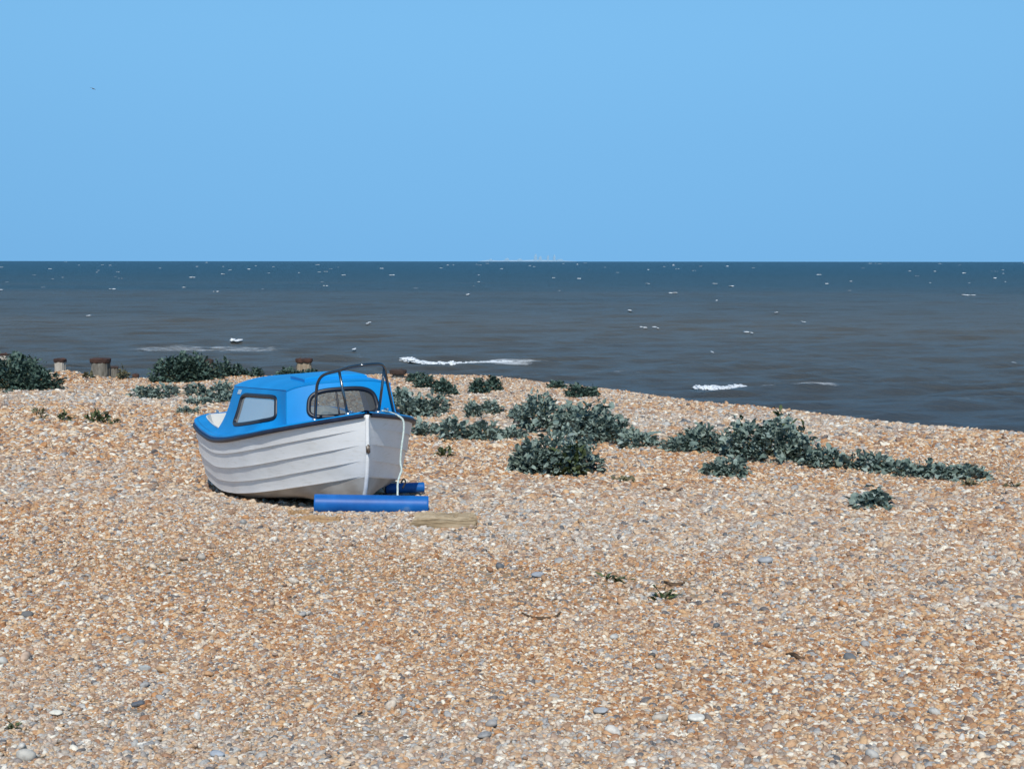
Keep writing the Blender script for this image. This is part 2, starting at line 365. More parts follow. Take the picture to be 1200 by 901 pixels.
LACE = [(540, 672, 423.5, 3.2, .52), (490, 640, 428, 2.4, .52), (120, 372, 410, 5, .42), (505, 560, 427, 1.5, .7), (870, 1000, 455, 2.4, .5), (640, 800, 436, 2.5, .30), (900, 1180, 448, 3, .30), (700, 960, 431, 3, .26),
        (-40, 120, 418, 3, .28), (1000, 1240, 470, 2, .28), (740, 900, 462, 1.8, .26), (300, 460, 421, 3, .30), (-60, 420, 391, 8, .24), (560, 980, 402, 7, .24), (980, 1260, 425, 4, .26)]
def lace_material():
    m, t, b = mat('foam_lace', (.66, .69, .71), .8, spec=.3)
    geo = N(t, 'ShaderNodeNewGeometry'); mp = N(t, 'ShaderNodeMapping'); mp.inputs['Scale'].default_value = (.55, 1.5, .4); t.links.new(geo.outputs['Position'], mp.inputs[0])
    no = N(t, 'ShaderNodeTexNoise'); no.inputs['Scale'].default_value = 1.9; no.inputs['Detail'].default_value = 9; no.inputs['Roughness'].default_value = .78; t.links.new(mp.outputs[0], no.inputs['Vector'])
    at = N(t, 'ShaderNodeAttribute'); at.attribute_name = 'dens'; ad = N(t, 'ShaderNodeMath', operation='ADD'); t.links.new(no.outputs[0], ad.inputs[0]); t.links.new(at.outputs['Fac'], ad.inputs[1])
    r = N(t, 'ShaderNodeMapRange'); r.inputs[1].default_value = .86; r.inputs[2].default_value = 1.22; r.inputs[4].default_value = .85; t.links.new(ad.outputs[0], r.inputs[0]); t.links.new(r.outputs[0], b.inputs['Alpha'])
    return m
def make_foam():
    m, t, b = mat('foam', (.66, .68, .69), .8, spec=.3)
    lace_m = lace_material()
    r = np.random.default_rng(9); IV, IF = icosphere(2); Vs, Fs = [], []; base = [0]
    def blob(x, y, z, wx, wy, wz, rough=.4):
        V = IV.copy()
        for _ in range(5): V *= (1 + rough * .35 * np.sin(V @ r.normal(0, 2.6, 3) + r.uniform(0, 6)))[:, None]
        V = V * np.array([wx, wy, wz]) * .5
        V += np.array([x, y, z]); Vs.append(V); Fs.append(IF + base[0]); base[0] += len(V)
    def blob_px(px, py, wpx, hpx):
        x, y = sea_at(px, py); k = y / F
        n = max(2, int(wpx / 3))
        for i in range(n):
            q = (i + .5) / n - .5; env = 1 - (2 * q) ** 2
            blob(x + q * wpx * k + r.normal(0, .6) * k, y + r.normal(0, .5), SEA_Z + .08 + r.uniform(0, .05), wpx * k / n * r.uniform(1.2, 2.2), r.uniform(.5, 1.2), hpx * k * (.35 + .65 * env) * r.uniform(.6, 1.2))
    caps = [(226,326,9),(132,340,10),(215,338,7),(254,343,8),(262,322,6),(381,336,7),(403,323,6),(459,323,9),(549,346,8),(448,315,6),(105,372,8),(187,315,5),(292,316,5),(414,412,8),
            (433,380,8),(2,341,5),(59,316,4),(524,311,4),(561,331,5),(649,326,5),(678,327,7),(760,333,8),(788,344,14),(838,333,9),(857,336,9),(960,322,8),(969,333,6),(997,330,5),(1133,346,18),(1130,320,7),
            (1165,326,7),(840,353,6),(738,365,8),(752,385,12),(768,385,8),(878,391,9),(940,378,7),(912,368,6),(1095,318,4),(853,312,6),(790,311,5),(677,310,4),(835,415,3),(1194,428,4)]
    for (px, py, wd) in caps: blob_px(px, py, wd * .52, 1.0)
    for _ in range(100):
        py = 307.5 + r.exponential(11); 
        if py < 400: blob_px(r.uniform(-150, 1350), py, r.uniform(1, 3), r.uniform(.25, .6))
    blob_px(278, 401, 13, 5)
    # the breakers near the shore: a tumbling crest built of many small lumps
    def breaker(pts, h0, dens):
        for i in range(len(pts) - 1):
            (xa, ya, ha), (xb, yb, hb) = pts[i], pts[i + 1]; n = max(2, int((xb - xa) * dens))
            for k in range(n):
                q = (k + r.uniform()) / n; px = xa + (xb - xa) * q; py = ya + (yb - ya) * q; h = (ha + (hb - ha) * q)
                x, y = sea_at(px, py); kk = y / F
                blob(x, y + r.normal(0, .35), SEA_Z + r.uniform(-.15, .35) * h * kk, r.uniform(2.5, 9) * kk, r.uniform(.2, .7), h * kk * r.uniform(.12, .42), .4)
    breaker([(469, 421, 3), (480, 422, 7), (492, 425, 5), (508, 427, 3)], 1, 3.2)
    breaker([(500, 427, 3), (512, 429, 10), (528, 430, 11), (545, 428, 7), (570, 426, 4), (600, 425, 3)], 1, 4.5)
    breaker([(558, 426, 3), (585, 428, 3), (600, 427, 1)], 1, .7)
    breaker([(814, 454, 2), (820, 455, 6), (840, 455, 5), (858, 454, 3), (874, 453, 1)], 1, 3.2)
    LV, LF, LA = [], [], []; lb = 0
    for (x0, x1, py, depth, dens) in LACE:
        (xa, ya), (xb, yb) = sea_at(x0, py), sea_at(x1, py); nx = max(6, int((xb - xa) / .25)); ny = 10
        U, W = np.meshgrid(np.linspace(0, 1, nx), np.linspace(0, 1, ny)); X = xa + (xb - xa) * U; Y = ya + depth * (W - .5)
        LV.append(np.stack([X, Y, sea_z(X, Y) + .03], -1).reshape(-1, 3)); LF.append(grid_quads(ny, nx) + lb); lb += nx * ny
        LA.append((dens * np.minimum(1, 5 * np.minimum(U, 1 - U)) * np.minimum(1, 3 * np.minimum(W, 1 - W))).ravel())
    lm = fast_mesh('foam_lace', np.concatenate(LV), np.concatenate(LF), lace_m); at = lm.attributes.new('dens', 'FLOAT', 'POINT'); at.data.foreach_set('value', np.concatenate(LA).astype(np.float32))
    lo_ = bpy.data.objects.new('foam_lace', lm); col.objects.link(lo_); tag(lo_, 'thin streaks of foam left lying on the water by broken waves', 'foam', kind='stuff')
    V = np.concatenate(Vs); me = fast_mesh('sea_foam', V, np.concatenate(Fs), m)
    o = bpy.data.objects.new('sea_foam', me); col.objects.link(o); tag(o, 'white foam of whitecaps and breaking waves on the sea', 'foam', kind='stuff')
make_foam()

# ------------------------------------------------------------ far side of the bay
def far_town():
    m = mat('haze_tinted_concrete', (.25, .40, .53), .9)[0]; m2 = mat('haze_tinted_land', (.24, .37, .48), .95)[0]  # blue of distant haze is mixed into both base colours
    D = 12500.0
    def X(px): return (px - 600) / F * D
    mb = MB(); prof = [(560, .3), (572, 2.0), (585, 1.2), (600, 1.8), (612, 1.6), (624, 2.2), (640, 2.0), (660, 1.2), (676, .4)]
    v = []; k = D / F
    for px, h in prof:
        for dy, hh in ((0, 0), (60, h), (700, h * .8), (900, 0)): v.append((X(px), D + dy, SEA_Z - 1 + hh * k))
    q = [tuple(int(j) for j in f[::-1]) for f in grid_quads(len(prof), 4)]
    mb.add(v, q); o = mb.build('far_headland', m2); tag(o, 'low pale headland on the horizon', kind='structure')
    rows = [(575, 3.2, 4, 'low pale block at the left end of the far skyline'), (594, 4.2, 5, 'squat pale block left of centre on the far skyline'), (609, 3.4, 6, 'wide low pale block on the far skyline'),
            (627.5, 9, 3.2, 'tallest pale tower on the far horizon'), (633, 6.5, 3.4, 'pale tower just right of the tallest one on the horizon'), (642, 7.5, 2.6, 'slim pale tower standing alone on the horizon'),
            (649.5, 8.2, 2.6, 'slim pale tower at the right of the far skyline'), (656, 3, 7, 'low pale block at the right end of the far skyline')]
    for px, h, wd, lab in rows:
        mb = MB(); ww = wd * k; hh = h * k
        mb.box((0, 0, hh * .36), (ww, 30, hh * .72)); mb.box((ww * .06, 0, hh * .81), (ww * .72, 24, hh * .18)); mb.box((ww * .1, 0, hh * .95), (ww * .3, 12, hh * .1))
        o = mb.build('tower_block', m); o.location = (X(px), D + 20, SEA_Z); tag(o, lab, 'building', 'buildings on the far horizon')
far_town()

# ------------------------------------------------------------ the boat
L, BEAM, SHEER = 4.50, 1.76, .312
YAW, TRIM = .361, .054
STEM = Vector((-1.22, 12.15, EYE - 1.29))
FW = Vector((math.sin(YAW) * math.cos(TRIM), -math.cos(YAW) * math.cos(TRIM), math.sin(TRIM)))
PORT = Vector((math.cos(YAW), math.sin(YAW), 0)); UP = FW.cross(PORT)
HEEL = R(2.1)                                          # she leans on her starboard bilge
PORT, UP = PORT * math.cos(HEEL) + UP * math.sin(HEEL), UP * math.cos(HEEL) - PORT * math.sin(HEEL)
ORG = (2.0, 0, -.86)                                   # the boat's base below its middle, in s, t, u
def loc(s, t, u): return (-(s - ORG[0]), -t, u - ORG[2])     # s aft of the stem head, t to starboard, u up
def wpt(s, t, u): return STEM - FW * s - PORT * t + UP * u
GX = [0, .027, .055, .118, .20, .31, .436, .60, .80, .93, .975, 1.0]
def gsh(q): return np.interp(q, GX, [.018, .15, .285, .53, .76, .915, .98, 1.0, .985, .95, .88, .74])
def lsh(q): return np.interp(q, GX, [.012, .06, .125, .325, .575, .82, .935, .985, .97, .92, .86, .72])
def sm(fn, q): return sum(fn(np.clip(q + d, 0, 1)) for d in (-.03, -.015, 0, .015, .03)) / 5 if True else 0
def hg(s):
    q = np.asarray(s, float) / L; k = np.minimum(1, np.minimum(q, 1 - q) / .03 + 1e-6)
    a = sum(gsh(np.clip(q + d * k, 0, 1)) for d in (-.03, -.015, 0, .015, .03)) / 5
    return a * BEAM / 2
def ug(s): 
    q = np.asarray(s, float) / L; return -SHEER * np.sin(np.pi / 2 * np.minimum(1, q / .68)) + .105 * (np.maximum(0, q - .55) / .45) ** 2
#       level: bow depth, mid depth, mid width factor, bow entry blend, stem setback
LEV = [(0, 0, 1.0, 0, 0), (-.115, -.125, .99, .28, .018), (-.245, -.265, .978, .55, .04), (-.375, -.400, .948, .8, .075), (-.505, -.515, .925, 1, .125),
       (-.60, -.575, .78, 1.05, .18), (-.70, -.605, .48, 1.05, .26), (-.775, -.625, .03, 0, .36)]
def hull_point(v, q, push=0):
    """v level 0..7 (fractional), q 0..1 along"""
    i = min(int(v), 6); f = v - i
    bd, md, wf, en, sb = [LEV[i][k] * (1 - f) + LEV[i + 1][k] * f for k in range(5)]
    s = sb + (L - sb) * q
    k = min(1, min(q, 1 - q) / .03 + 1e-6)
    qs = np.clip(q + np.array([-.03, -.015, 0, .015, .03]) * k, 0, 1)
    wd = float(np.mean(gsh(qs) * (1 - en) + lsh(qs) * en)) * BEAM / 2 * (wf * min(1, q / .23) + (1 if v < 6.5 else wf) * max(0, 1 - q / .23))
    if v > 6: wd = wd * (7 - v) + .028 * (v - 6)
    wd = max(wd, .016)
    e = min(1, q / .31); e = e * e * (3 - 2 * e)
    u = float(ug(s)) + bd * (1 - e) + md * e
    fade = min(1, max(0, (q - .012) / .06)) * min(1, max(0, (1 - q) / .015))
    return s, wd + push * fade, u - .25 * push * fade

def boat():
    root = bpy.data.objects.new('motor_boat', None); col.objects.link(root)
    root.matrix_world = Matrix((( *FW, 0), (*PORT, 0), (*UP, 0), (0, 0, 0, 1))).transposed(); root.matrix_world.translation = wpt(*ORG)
    tag(root, 'small white clinker style boat with bright blue cabin beached on shingle', 'boat')
    # materials
    white = mottled('white_gelcoat', [(.22, (.66, .66, .645)), (.42, (.77, .77, .765)), (.8, (.81, .81, .81))], 1.6, .34, .0, 6, (1, 1, 2.5))
    t = white.node_tree; b = t.nodes['Principled BSDF']
    # scuffs: short dull scratches and grey smears where she has been dragged over stones
    tcn = N(t, 'ShaderNodeTexCoord'); mp = N(t, 'ShaderNodeMapping'); mp.inputs['Scale'].default_value = (2.0, 2.0, 16); n2 = N(t, 'ShaderNodeTexNoise'); n2.inputs['Scale'].default_value = 3.5; n2.inputs['Detail'].default_value = 8; n2.inputs['Roughness'].default_value = .72
    t.links.new(tcn.outputs['Object'], mp.inputs[0]); t.links.new(mp.outputs[0], n2.inputs['Vector']); r2 = ramp(t, [(.30, (.80, .78, .74)), (.42, (.96, .955, .94)), (.5, (1, 1, 1))]); t.links.new(n2.outputs[0], r2.inputs[0])
    mu = N(t, 'ShaderNodeMix', data_type='RGBA', blend_type='MULTIPLY'); mu.inputs[0].default_value = 1; src_ = b.inputs['Base Color'].links[0].from_socket
    t.links.new(src_, mu.inputs[6]); t.links.new(r2.outputs[0], mu.inputs[7]); t.links.new(mu.outputs[2], b.inputs['Base Color'])
    blue = mottled('blue_gelcoat', [(.3, (.003, .195, .49)), (.55, (.004, .228, .56)), (.75, (.012, .255, .60))], 2.2, .5, .05, 5, bscale=5, spec=.18)
    navy = mottled('navy_rubber', [(.3, (.008, .014, .035)), (.7, (.018, .028, .06))], 9, .5)
    inner = mottled('cream_liner', [(.3, (.52, .51, .48)), (.7, (.66, .65, .62))], 3, .5)
    bottom = mottled('scuffed_bottom', [(.25, (.33, .29, .25)), (.55, (.46, .43, .39)), (.8, (.55, .53, .50))], 3.2, .6, .05, 6, (1, 2, 2))
    steel = mat('steel_rail', (.16, .17, .18), .22, 1.0)[0]
    seal = mat('window_rubber', (.008, .010, .018), .45)[0]

    # hull: four lapped strakes each side, a smooth bottom, a transom
    NQ = 72; qs = np.linspace(0, 1, NQ) ** 1.25
    def side(rows):
        V, Fc = [], []
        for sg in (1, -1):
            base = len(V)
            for (v, p) in rows:
                for q in qs:
                    s, wd, u = hull_point(v, q, p); V.append(loc(s, sg * wd, u))
            for r in range(len(rows) - 1):
                for c in range(NQ - 1):
                    a = base + r * NQ + c; f = (a, a + 1, a + 1 + NQ, a + NQ); Fc.append(f[::-1] if sg > 0 else f)
        return V, Fc
    rows = []
    for k in range(4):
        rows += [(k + .0, .001 if k else 0), (k + .06, .002)] + [(k + j, .0125 * j) for j in (.3, .6, .85)] + [(k + 1.0, .0145)]
    rows += [(4.002, .0), (4.1, 0)]
    V, Fc = side(rows)
    # transom, from the last column of both sides, and the bottom
    brow = [(4.1, 0), (4.4, 0), (4.7, 0), (5, 0), (5.5, 0), (6, 0), (6.5, 0), (7, 0)]
    hull = mesh_obj('hull', V, Fc, white, root, True)
    md = hull.modifiers.new('edge', 'EDGE_SPLIT'); md.split_angle = R(38)
    V2, F2 = side(brow); bot = mesh_obj('hull_bottom', V2, F2, bottom, root, True)
    tr = MB(); ring = [hull_point(v, 1.0) for v in (0, 1, 2, 3, 4, 4.5, 5, 5.5, 6, 6.5, 7)]
    pts = [loc(s, w_, u) for s, w_, u in ring] + [loc(s, -w_, u) for s, w_, u in ring[::-1]]
    tr.add(pts, [tuple(range(len(pts)))]); tr.build('transom', white, root)
    # stem band: a rounded nose down the bow and along the keel
    st = MB(); path = [hull_point(v, 0.0) for v in np.linspace(0, 7, 29)]
    pth = [loc(s - .004, 0, u) for s, w_, u in path]
    pth += [loc(*(lambda h: (h[0], 0, h[2] - .012))(hull_point(7, q))) for q in np.linspace(.04, 1, 30)]
    st.tube(pth, [.018] * 22 + [.02] * (len(pth) - 22), 10); st.build('stem_band', white, root, True)
    # bow eye with its rust weep
    be = MB(); s0, w0, u0 = hull_point(2.3, 0)
    be.tube([loc(s0 - .012 + .028 * math.cos(a) - .014, 0, u0 + .034 * math.sin(a)) for a in np.linspace(0, 2 * math.pi, 15)[:-1]], .008, 8, closed=True)
    be.box(loc(s0 - .02, 0, u0), (.010, .035, .06)); be.build('bow_eye', mat('rusty_steel', (.20, .16, .13), .45, .8)[0], root, True)

    # rub rail round the gunwale
    ss = list(np.linspace(0, 1, 64) ** 1.2 * L); g = [(s, float(hg(s)), float(ug(s))) for s in ss]
    loop = [(s, h, u) for s, h, u in g] + [(L, h, g[-1][2]) for h in np.linspace(g[-1][1], -g[-1][1], 9)[1:-1]] + [(s, -h, u) for s, h, u in g[::-1]]
    def sweep(name, sect, material, path):
        V, Fc = [], []; n = len(path); m = len(sect)
        for i in range(n):
            a = path[max(0, i - 1)]; c = path[min(n - 1, i + 1)]; tx, ty = c[0] - a[0], c[1] - a[1]; l = math.hypot(tx, ty) or 1
            nx, ny = -ty / l, tx / l
            s, h, u = path[i]
            for (o_, z_) in sect: V.append(loc(s + nx * o_, h + ny * o_, u + (z_(s) if callable(z_) else z_)))
        for i in range(n - 1):
            for k in range(m):
                Fc.append((i * m + k, i * m + (k + 1) % m, (i + 1) * m + (k + 1) % m, (i + 1) * m + k))
        return mesh_obj(name, V, Fc, material, root, True)
    rr = sweep('rub_rail', [(-.004, -.022), (.020, -.022), (.030, -.012), (.031, .006), (.022, .016), (-.004, .016)], navy, loop)
    rr.modifiers.new('edge', 'EDGE_SPLIT').split_angle = R(50)
    lip = lambda s: .022 + .040 * min(1, s / L * 1.4)
    def dk(s, f):      # deck surface height
        return float(ug(s)) + lip(s) + .02 * (1 - f * f)
    # deck moulding: raised lip, foredeck, side decks, stern deck with a cockpit opening
    V, Fc = [], []
    lp = sweep('deck_lip', [(.012, .014), (.014, lambda s: lip(s) - .012), (.004, lambda s: lip(s)), (-.03, lambda s: lip(s) + .002), (-.03, .014)], blue, loop)
    NS = 60
    sfd = np.linspace(.05, L - .02, NS); f_in = []
    dm = MB()
    def strip(s0, s1, t0f, t1f, n, m):
        V = []
        for s in np.linspace(s0, s1, n):
            h = float(hg(s)) - .025; a, c = t0f(s, h), t1f(s, h)
            for k in range(m): tt = a + (c - a) * k / (m - 1); V.append(loc(s, tt, dk(s, min(1, abs(tt) / max(h, .05)))))
        dm.add(V, [tuple(int(j) for j in f) for f in grid_quads(n, m)])
    strip(.03, 1.25, lambda s, h: h, lambda s, h: -h, 28, 13)
    strip(1.25, L - .18, lambda s, h: h, lambda s, h: h - .10, 40, 4)
    strip(1.25, L - .18, lambda s, h: -h + .10, lambda s, h: -h, 40, 4)
    strip(L - .18, L - .012, lambda s, h: h, lambda s, h: -h, 6, 15)
    dm.build('deck', blue, root, True)
    # cockpit liner
    lm = MB(); lo = []
    edge = [(s, float(hg(s)) - .125) for s in np.linspace(1.25, L - .27, 26)]
    lo = edge + [(L - .183, edge[-1][1] - .05)] + [(L - .183, -edge[-1][1] + .05)] + [(s, -h) for s, h in edge[::-1]]
    V = []
    for s, tt in lo:
        V += [loc(s, tt * 1.0, dk(s, .8) + .016), loc(s, tt * .985, dk(s, .8) - .03), loc(s, math.copysign(min(abs(tt) * .9, float(hg(s)) * .66), tt), -.56)]
    n = len(lo); q = [(i * 3 + k, i * 3 + k + 1, (i + 1) * 3 + k + 1, (i + 1) * 3 + k) for i in range(n - 1) for k in (0, 1)]
    lm.add(V, q); lm.add([loc(1.25, .44, -.56), loc(2.4, .56, -.56), loc(L - .16, .5, -.56), loc(L - .16, -.5, -.56), loc(2.4, -.56, -.56), loc(1.25, -.44, -.56)], [(0, 1, 2, 3, 4, 5)])
    lm.box(loc(L - .55, 0, -.42), (.30, .98, .05))
    ln = lm.build('cockpit_liner', inner, root); sol = ln.modifiers.new('thick', 'SOLIDIFY'); sol.thickness = .012; sol.offset = 0

    # cabin: two sides, a curved windscreen, a cambered roof, each with real openings
    def side_map(sg):
        def f(a, b_):
            bs = .86 + 2.12 * a; es = .935 + 1.80 * a
            k = b_ ** (.55 if a > .5 else .75); s = bs + (es - bs) * (1 - (1 - b_) ** 2.2 if True else k)
            tb = float(hg(bs)) - .035 - .075 * min(1, a * 3) * 0 - .055; te = .475 + .145 * min(1, a * 1.15) ** .9
            fl = (1 - b_) ** 4
            if a < .001: tb = .505
            tb = .505 + (float(hg(bs)) - .075 - .505) * min(1, a * 5)
            tt = tb + (te - tb) * b_ - .035 * (1 - fl) * (1 - b_) * min(1, a * 4)
            ub = dk(bs, .85) - .012; ue = .205
            return loc(s, sg * tt, ub + (ue - ub) * b_)
        return f
    def front_map(a, b_):
        c = 2 * a - 1; bul = 1 - c * c
        bs = .86 - .13 * bul; es = .935 - .08 * bul
        tb = -.505 * c; te = -.475 * c
        ub = dk(max(.1, bs), abs(c)) - .012; ue = .205 + .055 * (1 - abs(c) ** 3.2) ** .9
        s = bs + (es - bs) * b_
        return loc(s, tb + (te - tb) * b_, ub + (ue - ub) * b_)
    def rect_loop(n):
        P = []; 
        for i in range(n):
            k = i / n * 4; e = int(k); f = k - e
            P.append([(f, 0), (1, f), (1 - f, 1), (0, 1 - f)][e])
        return P
    NL = 72; RL = rect_loop(NL)
    def win_loop(c, quad, rad):
        """rounded loop matching RL, quad = corners (a,b) at (0,0),(1,0),(1,1),(0,1)"""
        P = []
        for (x, y) in RL:
            X, Y = 2 * x - 1, 2 * y - 1; p = rad
            m = (abs(X) ** p + abs(Y) ** p) ** (1 / p) or 1; mx_ = max(abs(X), abs(Y)); X, Y = X / m * mx_, Y / m * mx_
            x2, y2 = (X + 1) / 2, (Y + 1) / 2
            a = (quad[0][0] * (1 - x2) + quad[1][0] * x2) * (1 - y2) + (quad[3][0] * (1 - x2) + quad[2][0] * x2) * y2
            b_ = (quad[0][1] * (1 - x2) + quad[1][1] * x2) * (1 - y2) + (quad[3][1] * (1 - x2) + quad[2][1] * x2) * y2
            P.append((a, b_))
        return P
    def panel(mb, fmap, wl, flip):
        rings = 7; V = []
        for r in range(rings):
            k = r / (rings - 1)
            for (o_, i_) in zip(RL, wl): V.append(fmap(o_[0] * (1 - k) + i_[0] * k, o_[1] * (1 - k) + i_[1] * k))
        Fc = []
        for r in range(rings - 1):
            for c in range(NL):
                f = (r * NL + c, r * NL + (c + 1) % NL, (r + 1) * NL + (c + 1) % NL, (r + 1) * NL + c); Fc.append(f[::-1] if flip else f)
        mb.add(V, Fc)
    side_win = win_loop(0, [(.10, .255), (.70, .215), (.75, .86), (.13, .84)], 7.5)
    front_win = win_loop(0, [(.17, .10), (.83, .10), (.80, .80), (.20, .80)], 3.6)
    cm = MB()
    panel(cm, side_map(1), side_win, True); panel(cm, side_map(-1), side_win, False); panel(cm, front_map, front_win, False)
    # roof with a small drip edge
    V = []; NA, NR = 25, 22
    for i in range(NR):
        r = i / (NR - 1)
        for j in range(NA):
            c = 2 * j / (NA - 1) - 1; bul = 1 - c * c
            s0 = .935 - .08 * bul - .012; s1 = 2.735 + .015; s = s0 + (s1 - s0) * r
            te = .475 + .145 * min(1, r * 1.15) ** .9 + .008
            rise = .055 + .026 * math.sin(min(1, r / .45) * math.pi / 2)
            V.append(loc(s, te * c, .207 + rise * max(0, 1 - abs(c) ** 3.2) ** .9))
    cm.add(V, [tuple(int(k) for k in f) for f in grid_quads(NR, NA)])
    cab = cm.build('cabin', blue, root, True)
    sol = cab.modifiers.new('thick', 'SOLIDIFY'); sol.thickness = .014; sol.offset = 0
    cab.modifiers.new('edge', 'EDGE_SPLIT').split_angle = R(32)
    # roof hatch (a low sliding lid) and its grab lip
    hm = MB(); V = []
    def roof_u(s, tt):
        r = (s - .9) / 1.85; te = .475 + .145 * min(1, max(0, r) * 1.15) ** .9; bul = max(0, 1 - abs(tt / te) ** 3.2)
        return .207 + (.055 + .026 * math.sin(min(1, max(0, r) / .45) * math.pi / 2)) * bul ** .9
    for (k, z) in ((1, -.004), (1, .036), (.93, .048)):
        for s in np.linspace(1.02, 1.62, 7):
            for tt in np.linspace(.29, -.29, 9):
                sc_ = 1.32 + (s - 1.32) * k; V.append(loc(sc_, tt * k, roof_u(s, tt) + z))
    def gi(l, i, j): return l * 63 + i * 9 + j
    Fc = [(gi(2, i, j), gi(2, i, j + 1), gi(2, i + 1, j + 1), gi(2, i + 1, j)) for i in range(6) for j in range(8)]
    rim = [(0, j) for j in range(9)] + [(i, 8) for i in range(1, 7)] + [(6, j) for j in range(7, -1, -1)] + [(i, 0) for i in range(5, 0, -1)]
    for l in (0, 1):
        for k in range(len(rim)):
            a, c = rim[k], rim[(k + 1) % len(rim)]; Fc.append((gi(l, *a), gi(l, *c), gi(l + 1, *c), gi(l + 1, *a)))
    hm.add(V, Fc); hm.build('roof_hatch', blue, cab)
    sk = MB(); fm = side_map(1)
    def off(p, d): return (p[0], p[1] - d, p[2])
    c4 = [off(fm(a, b_), .014) for a, b_ in ((.79, .865), (.85, .865), (.842, .955), (.785, .955))]
    c4b = [off(fm(a, b_), .005) for a, b_ in ((.79, .865), (.85, .865), (.842, .955), (.785, .955))]
    sk.add(c4 + c4b, [(3, 2, 1, 0), (4, 5, 6, 7)] + [(k, (k + 1) % 4, 4 + (k + 1) % 4, 4 + k) for k in range(4)])
    sk.build('sticker', mat('faded_label', (.42, .50, .56), .6)[0], cab)
    # windows
    def glass_mat(tr, haze):
     glass = bpy.data.materials.new('window_glass'); glass.use_nodes = True; t = glass.node_tree; t.nodes.clear()
     o_ = N(t, 'ShaderNodeOutputMaterial'); ms = N(t, 'ShaderNodeMixShader'); gl = N(t, 'ShaderNodeBsdfGlossy'); trn = N(t, 'ShaderNodeBsdfTransparent'); fr = N(t, 'ShaderNodeFresnel')
     gl.inputs['Roughness'].default_value = .03; trn.inputs[0].default_value = tr; fr.inputs[0].default_value = 1.45
     t.links.new(fr.outputs[0], ms.inputs[0]); t.links.new(trn.outputs[0], ms.inputs[1]); t.links.new(gl.outputs[0], ms.inputs[2])
     dif = N(t, 'ShaderNodeBsdfDiffuse'); dif.inputs[0].default_value = (.50, .485, .45, 1); m2 = N(t, 'ShaderNodeMixShader'); m2.inputs[0].default_value = haze
     t.links.new(ms.outputs[0], m2.inputs[1]); t.links.new(dif.outputs[0], m2.inputs[2]); t.links.new(m2.outputs[0], o_.inputs[0])
     return glass
    glass_front = glass_mat((.24, .28, .30, 1), .11); glass_side = glass_mat((.86, .87, .86, 1), .34)
    curtain_m = mottled('curtain_cloth', [(.3, (.60, .58, .55)), (.7, (.74, .72, .69))], 6, .9)
    def window(name, fmap, wl, sgx, sgy, nrm, curtain):
        # rubber frame swept round the opening
        P = [Vector(fmap(a, b_)) + Vector(nrm) * .004 for a, b_ in wl]
        fb = MB(); fb.tube(P, .0215, 8, closed=True); fo = fb.build(name, seal, root, True)
        V = [tuple(Vector(fmap(a, b_)) + Vector(nrm) * .001) for a, b_ in wl]
        ca = sum(a for a, b_ in wl) / len(wl); cbb = sum(b_ for a, b_ in wl) / len(wl)
        def rings(d, n=6):
            VV = []; FF = []
            for r in range(n):
                k = 1 - r / n
                for a, b_ in wl: VV.append(tuple(Vector(fmap(ca + (a - ca) * k, cbb + (b_ - cbb) * k)) + Vector(nrm) * d))
            VV.append(tuple(Vector(fmap(ca, cbb)) + Vector(nrm) * d))
            for r in range(n - 1):
                for c in range(NL): FF.append((r * NL + c, r * NL + (c + 1) % NL, (r + 1) * NL + (c + 1) % NL, (r + 1) * NL + c))
            for c in range(NL): FF.append(((n - 1) * NL + c, (n - 1) * NL + (c + 1) % NL, n * NL))
            return VV, FF
        VV, FF = rings(.001); mesh_obj('pane', VV, FF, glass_side if curtain else glass_front, fo, True)
        if curtain:
            amin, amax = min(a for a, _ in wl) - .02, max(a for a, _ in wl) + .02; cv = []
            na_, nb_ = 46, 5
            for i in range(nb_):
                for j in range(na_):
                    a = amin + (amax - amin) * j / (na_ - 1); b_ = .16 + .74 * i / (nb_ - 1)
                    cv.append(tuple(Vector(fmap(min(a, .97), b_)) - Vector(nrm) * (.045 + .010 * math.sin(j * 1.15) + (.016 if abs(j - 25) < 2 else 0))))
            mesh_obj('curtain', cv, grid_quads(nb_, na_).tolist(), curtain_m, fo, True)
        return fo
    window('side_window', side_map(1), side_win, 1, 1, (0, -1, 0), True)
    window('side_window', side_map(-1), side_win, 1, -1, (0, 1, 0), True)
    wsn = window('windscreen', front_map, front_win, 1, 1, (1, 0, .2), False)
    mu = MB(); mu.tube([Vector(front_map(.445, b_)) + Vector((.004, 0, 0)) for b_ in np.linspace(.11, .80, 6)], .008, 6); mu.build('mullion', seal, wsn, True)
    # a pale bulkhead with a doorway closes the cabin behind, a bench and a bottle on the shelf show through the windscreen
    bk = MB(); bk.box(loc(2.55, .36, -.16), (.02, .46, .66)); bk.build('bulkhead', inner, root)
    sh = MB(); sh.box(loc(.98, 0, -.10), (.16, .86, .015)); sh.build('dash_shelf', inner, root)
    bt = MB(); bt.tube([loc(.97, -.34, -.09), loc(.97, -.34, .02), loc(.97, -.34, .035), loc(.97, -.34, .06)], [.032, .032, .016, .014], 12); bt.build('bottle', mat('white_plastic', (.75, .76, .76), .4)[0], root, True)

    # pulpit rail: one hoop on two pairs of legs
    pr = MB(); top = [(.57, .32, -.085), (.53, .305, .15), (.50, .29, .275), (.42, .25, .345), (.25, .16, .378), (.12, .10, .405), (.0, .03, .418), (.02, -.06, .420), (.06, -.145, .417), (.10, -.19, .402), (.17, -.225, .36), (.30, -.28, .22), (.60, -.41, -.09)]
    pr.tube([loc(*p) for p in smooth_path(top, 6)], .0135, 10)
    rail = pr.build('bow_rail', steel, root, True)
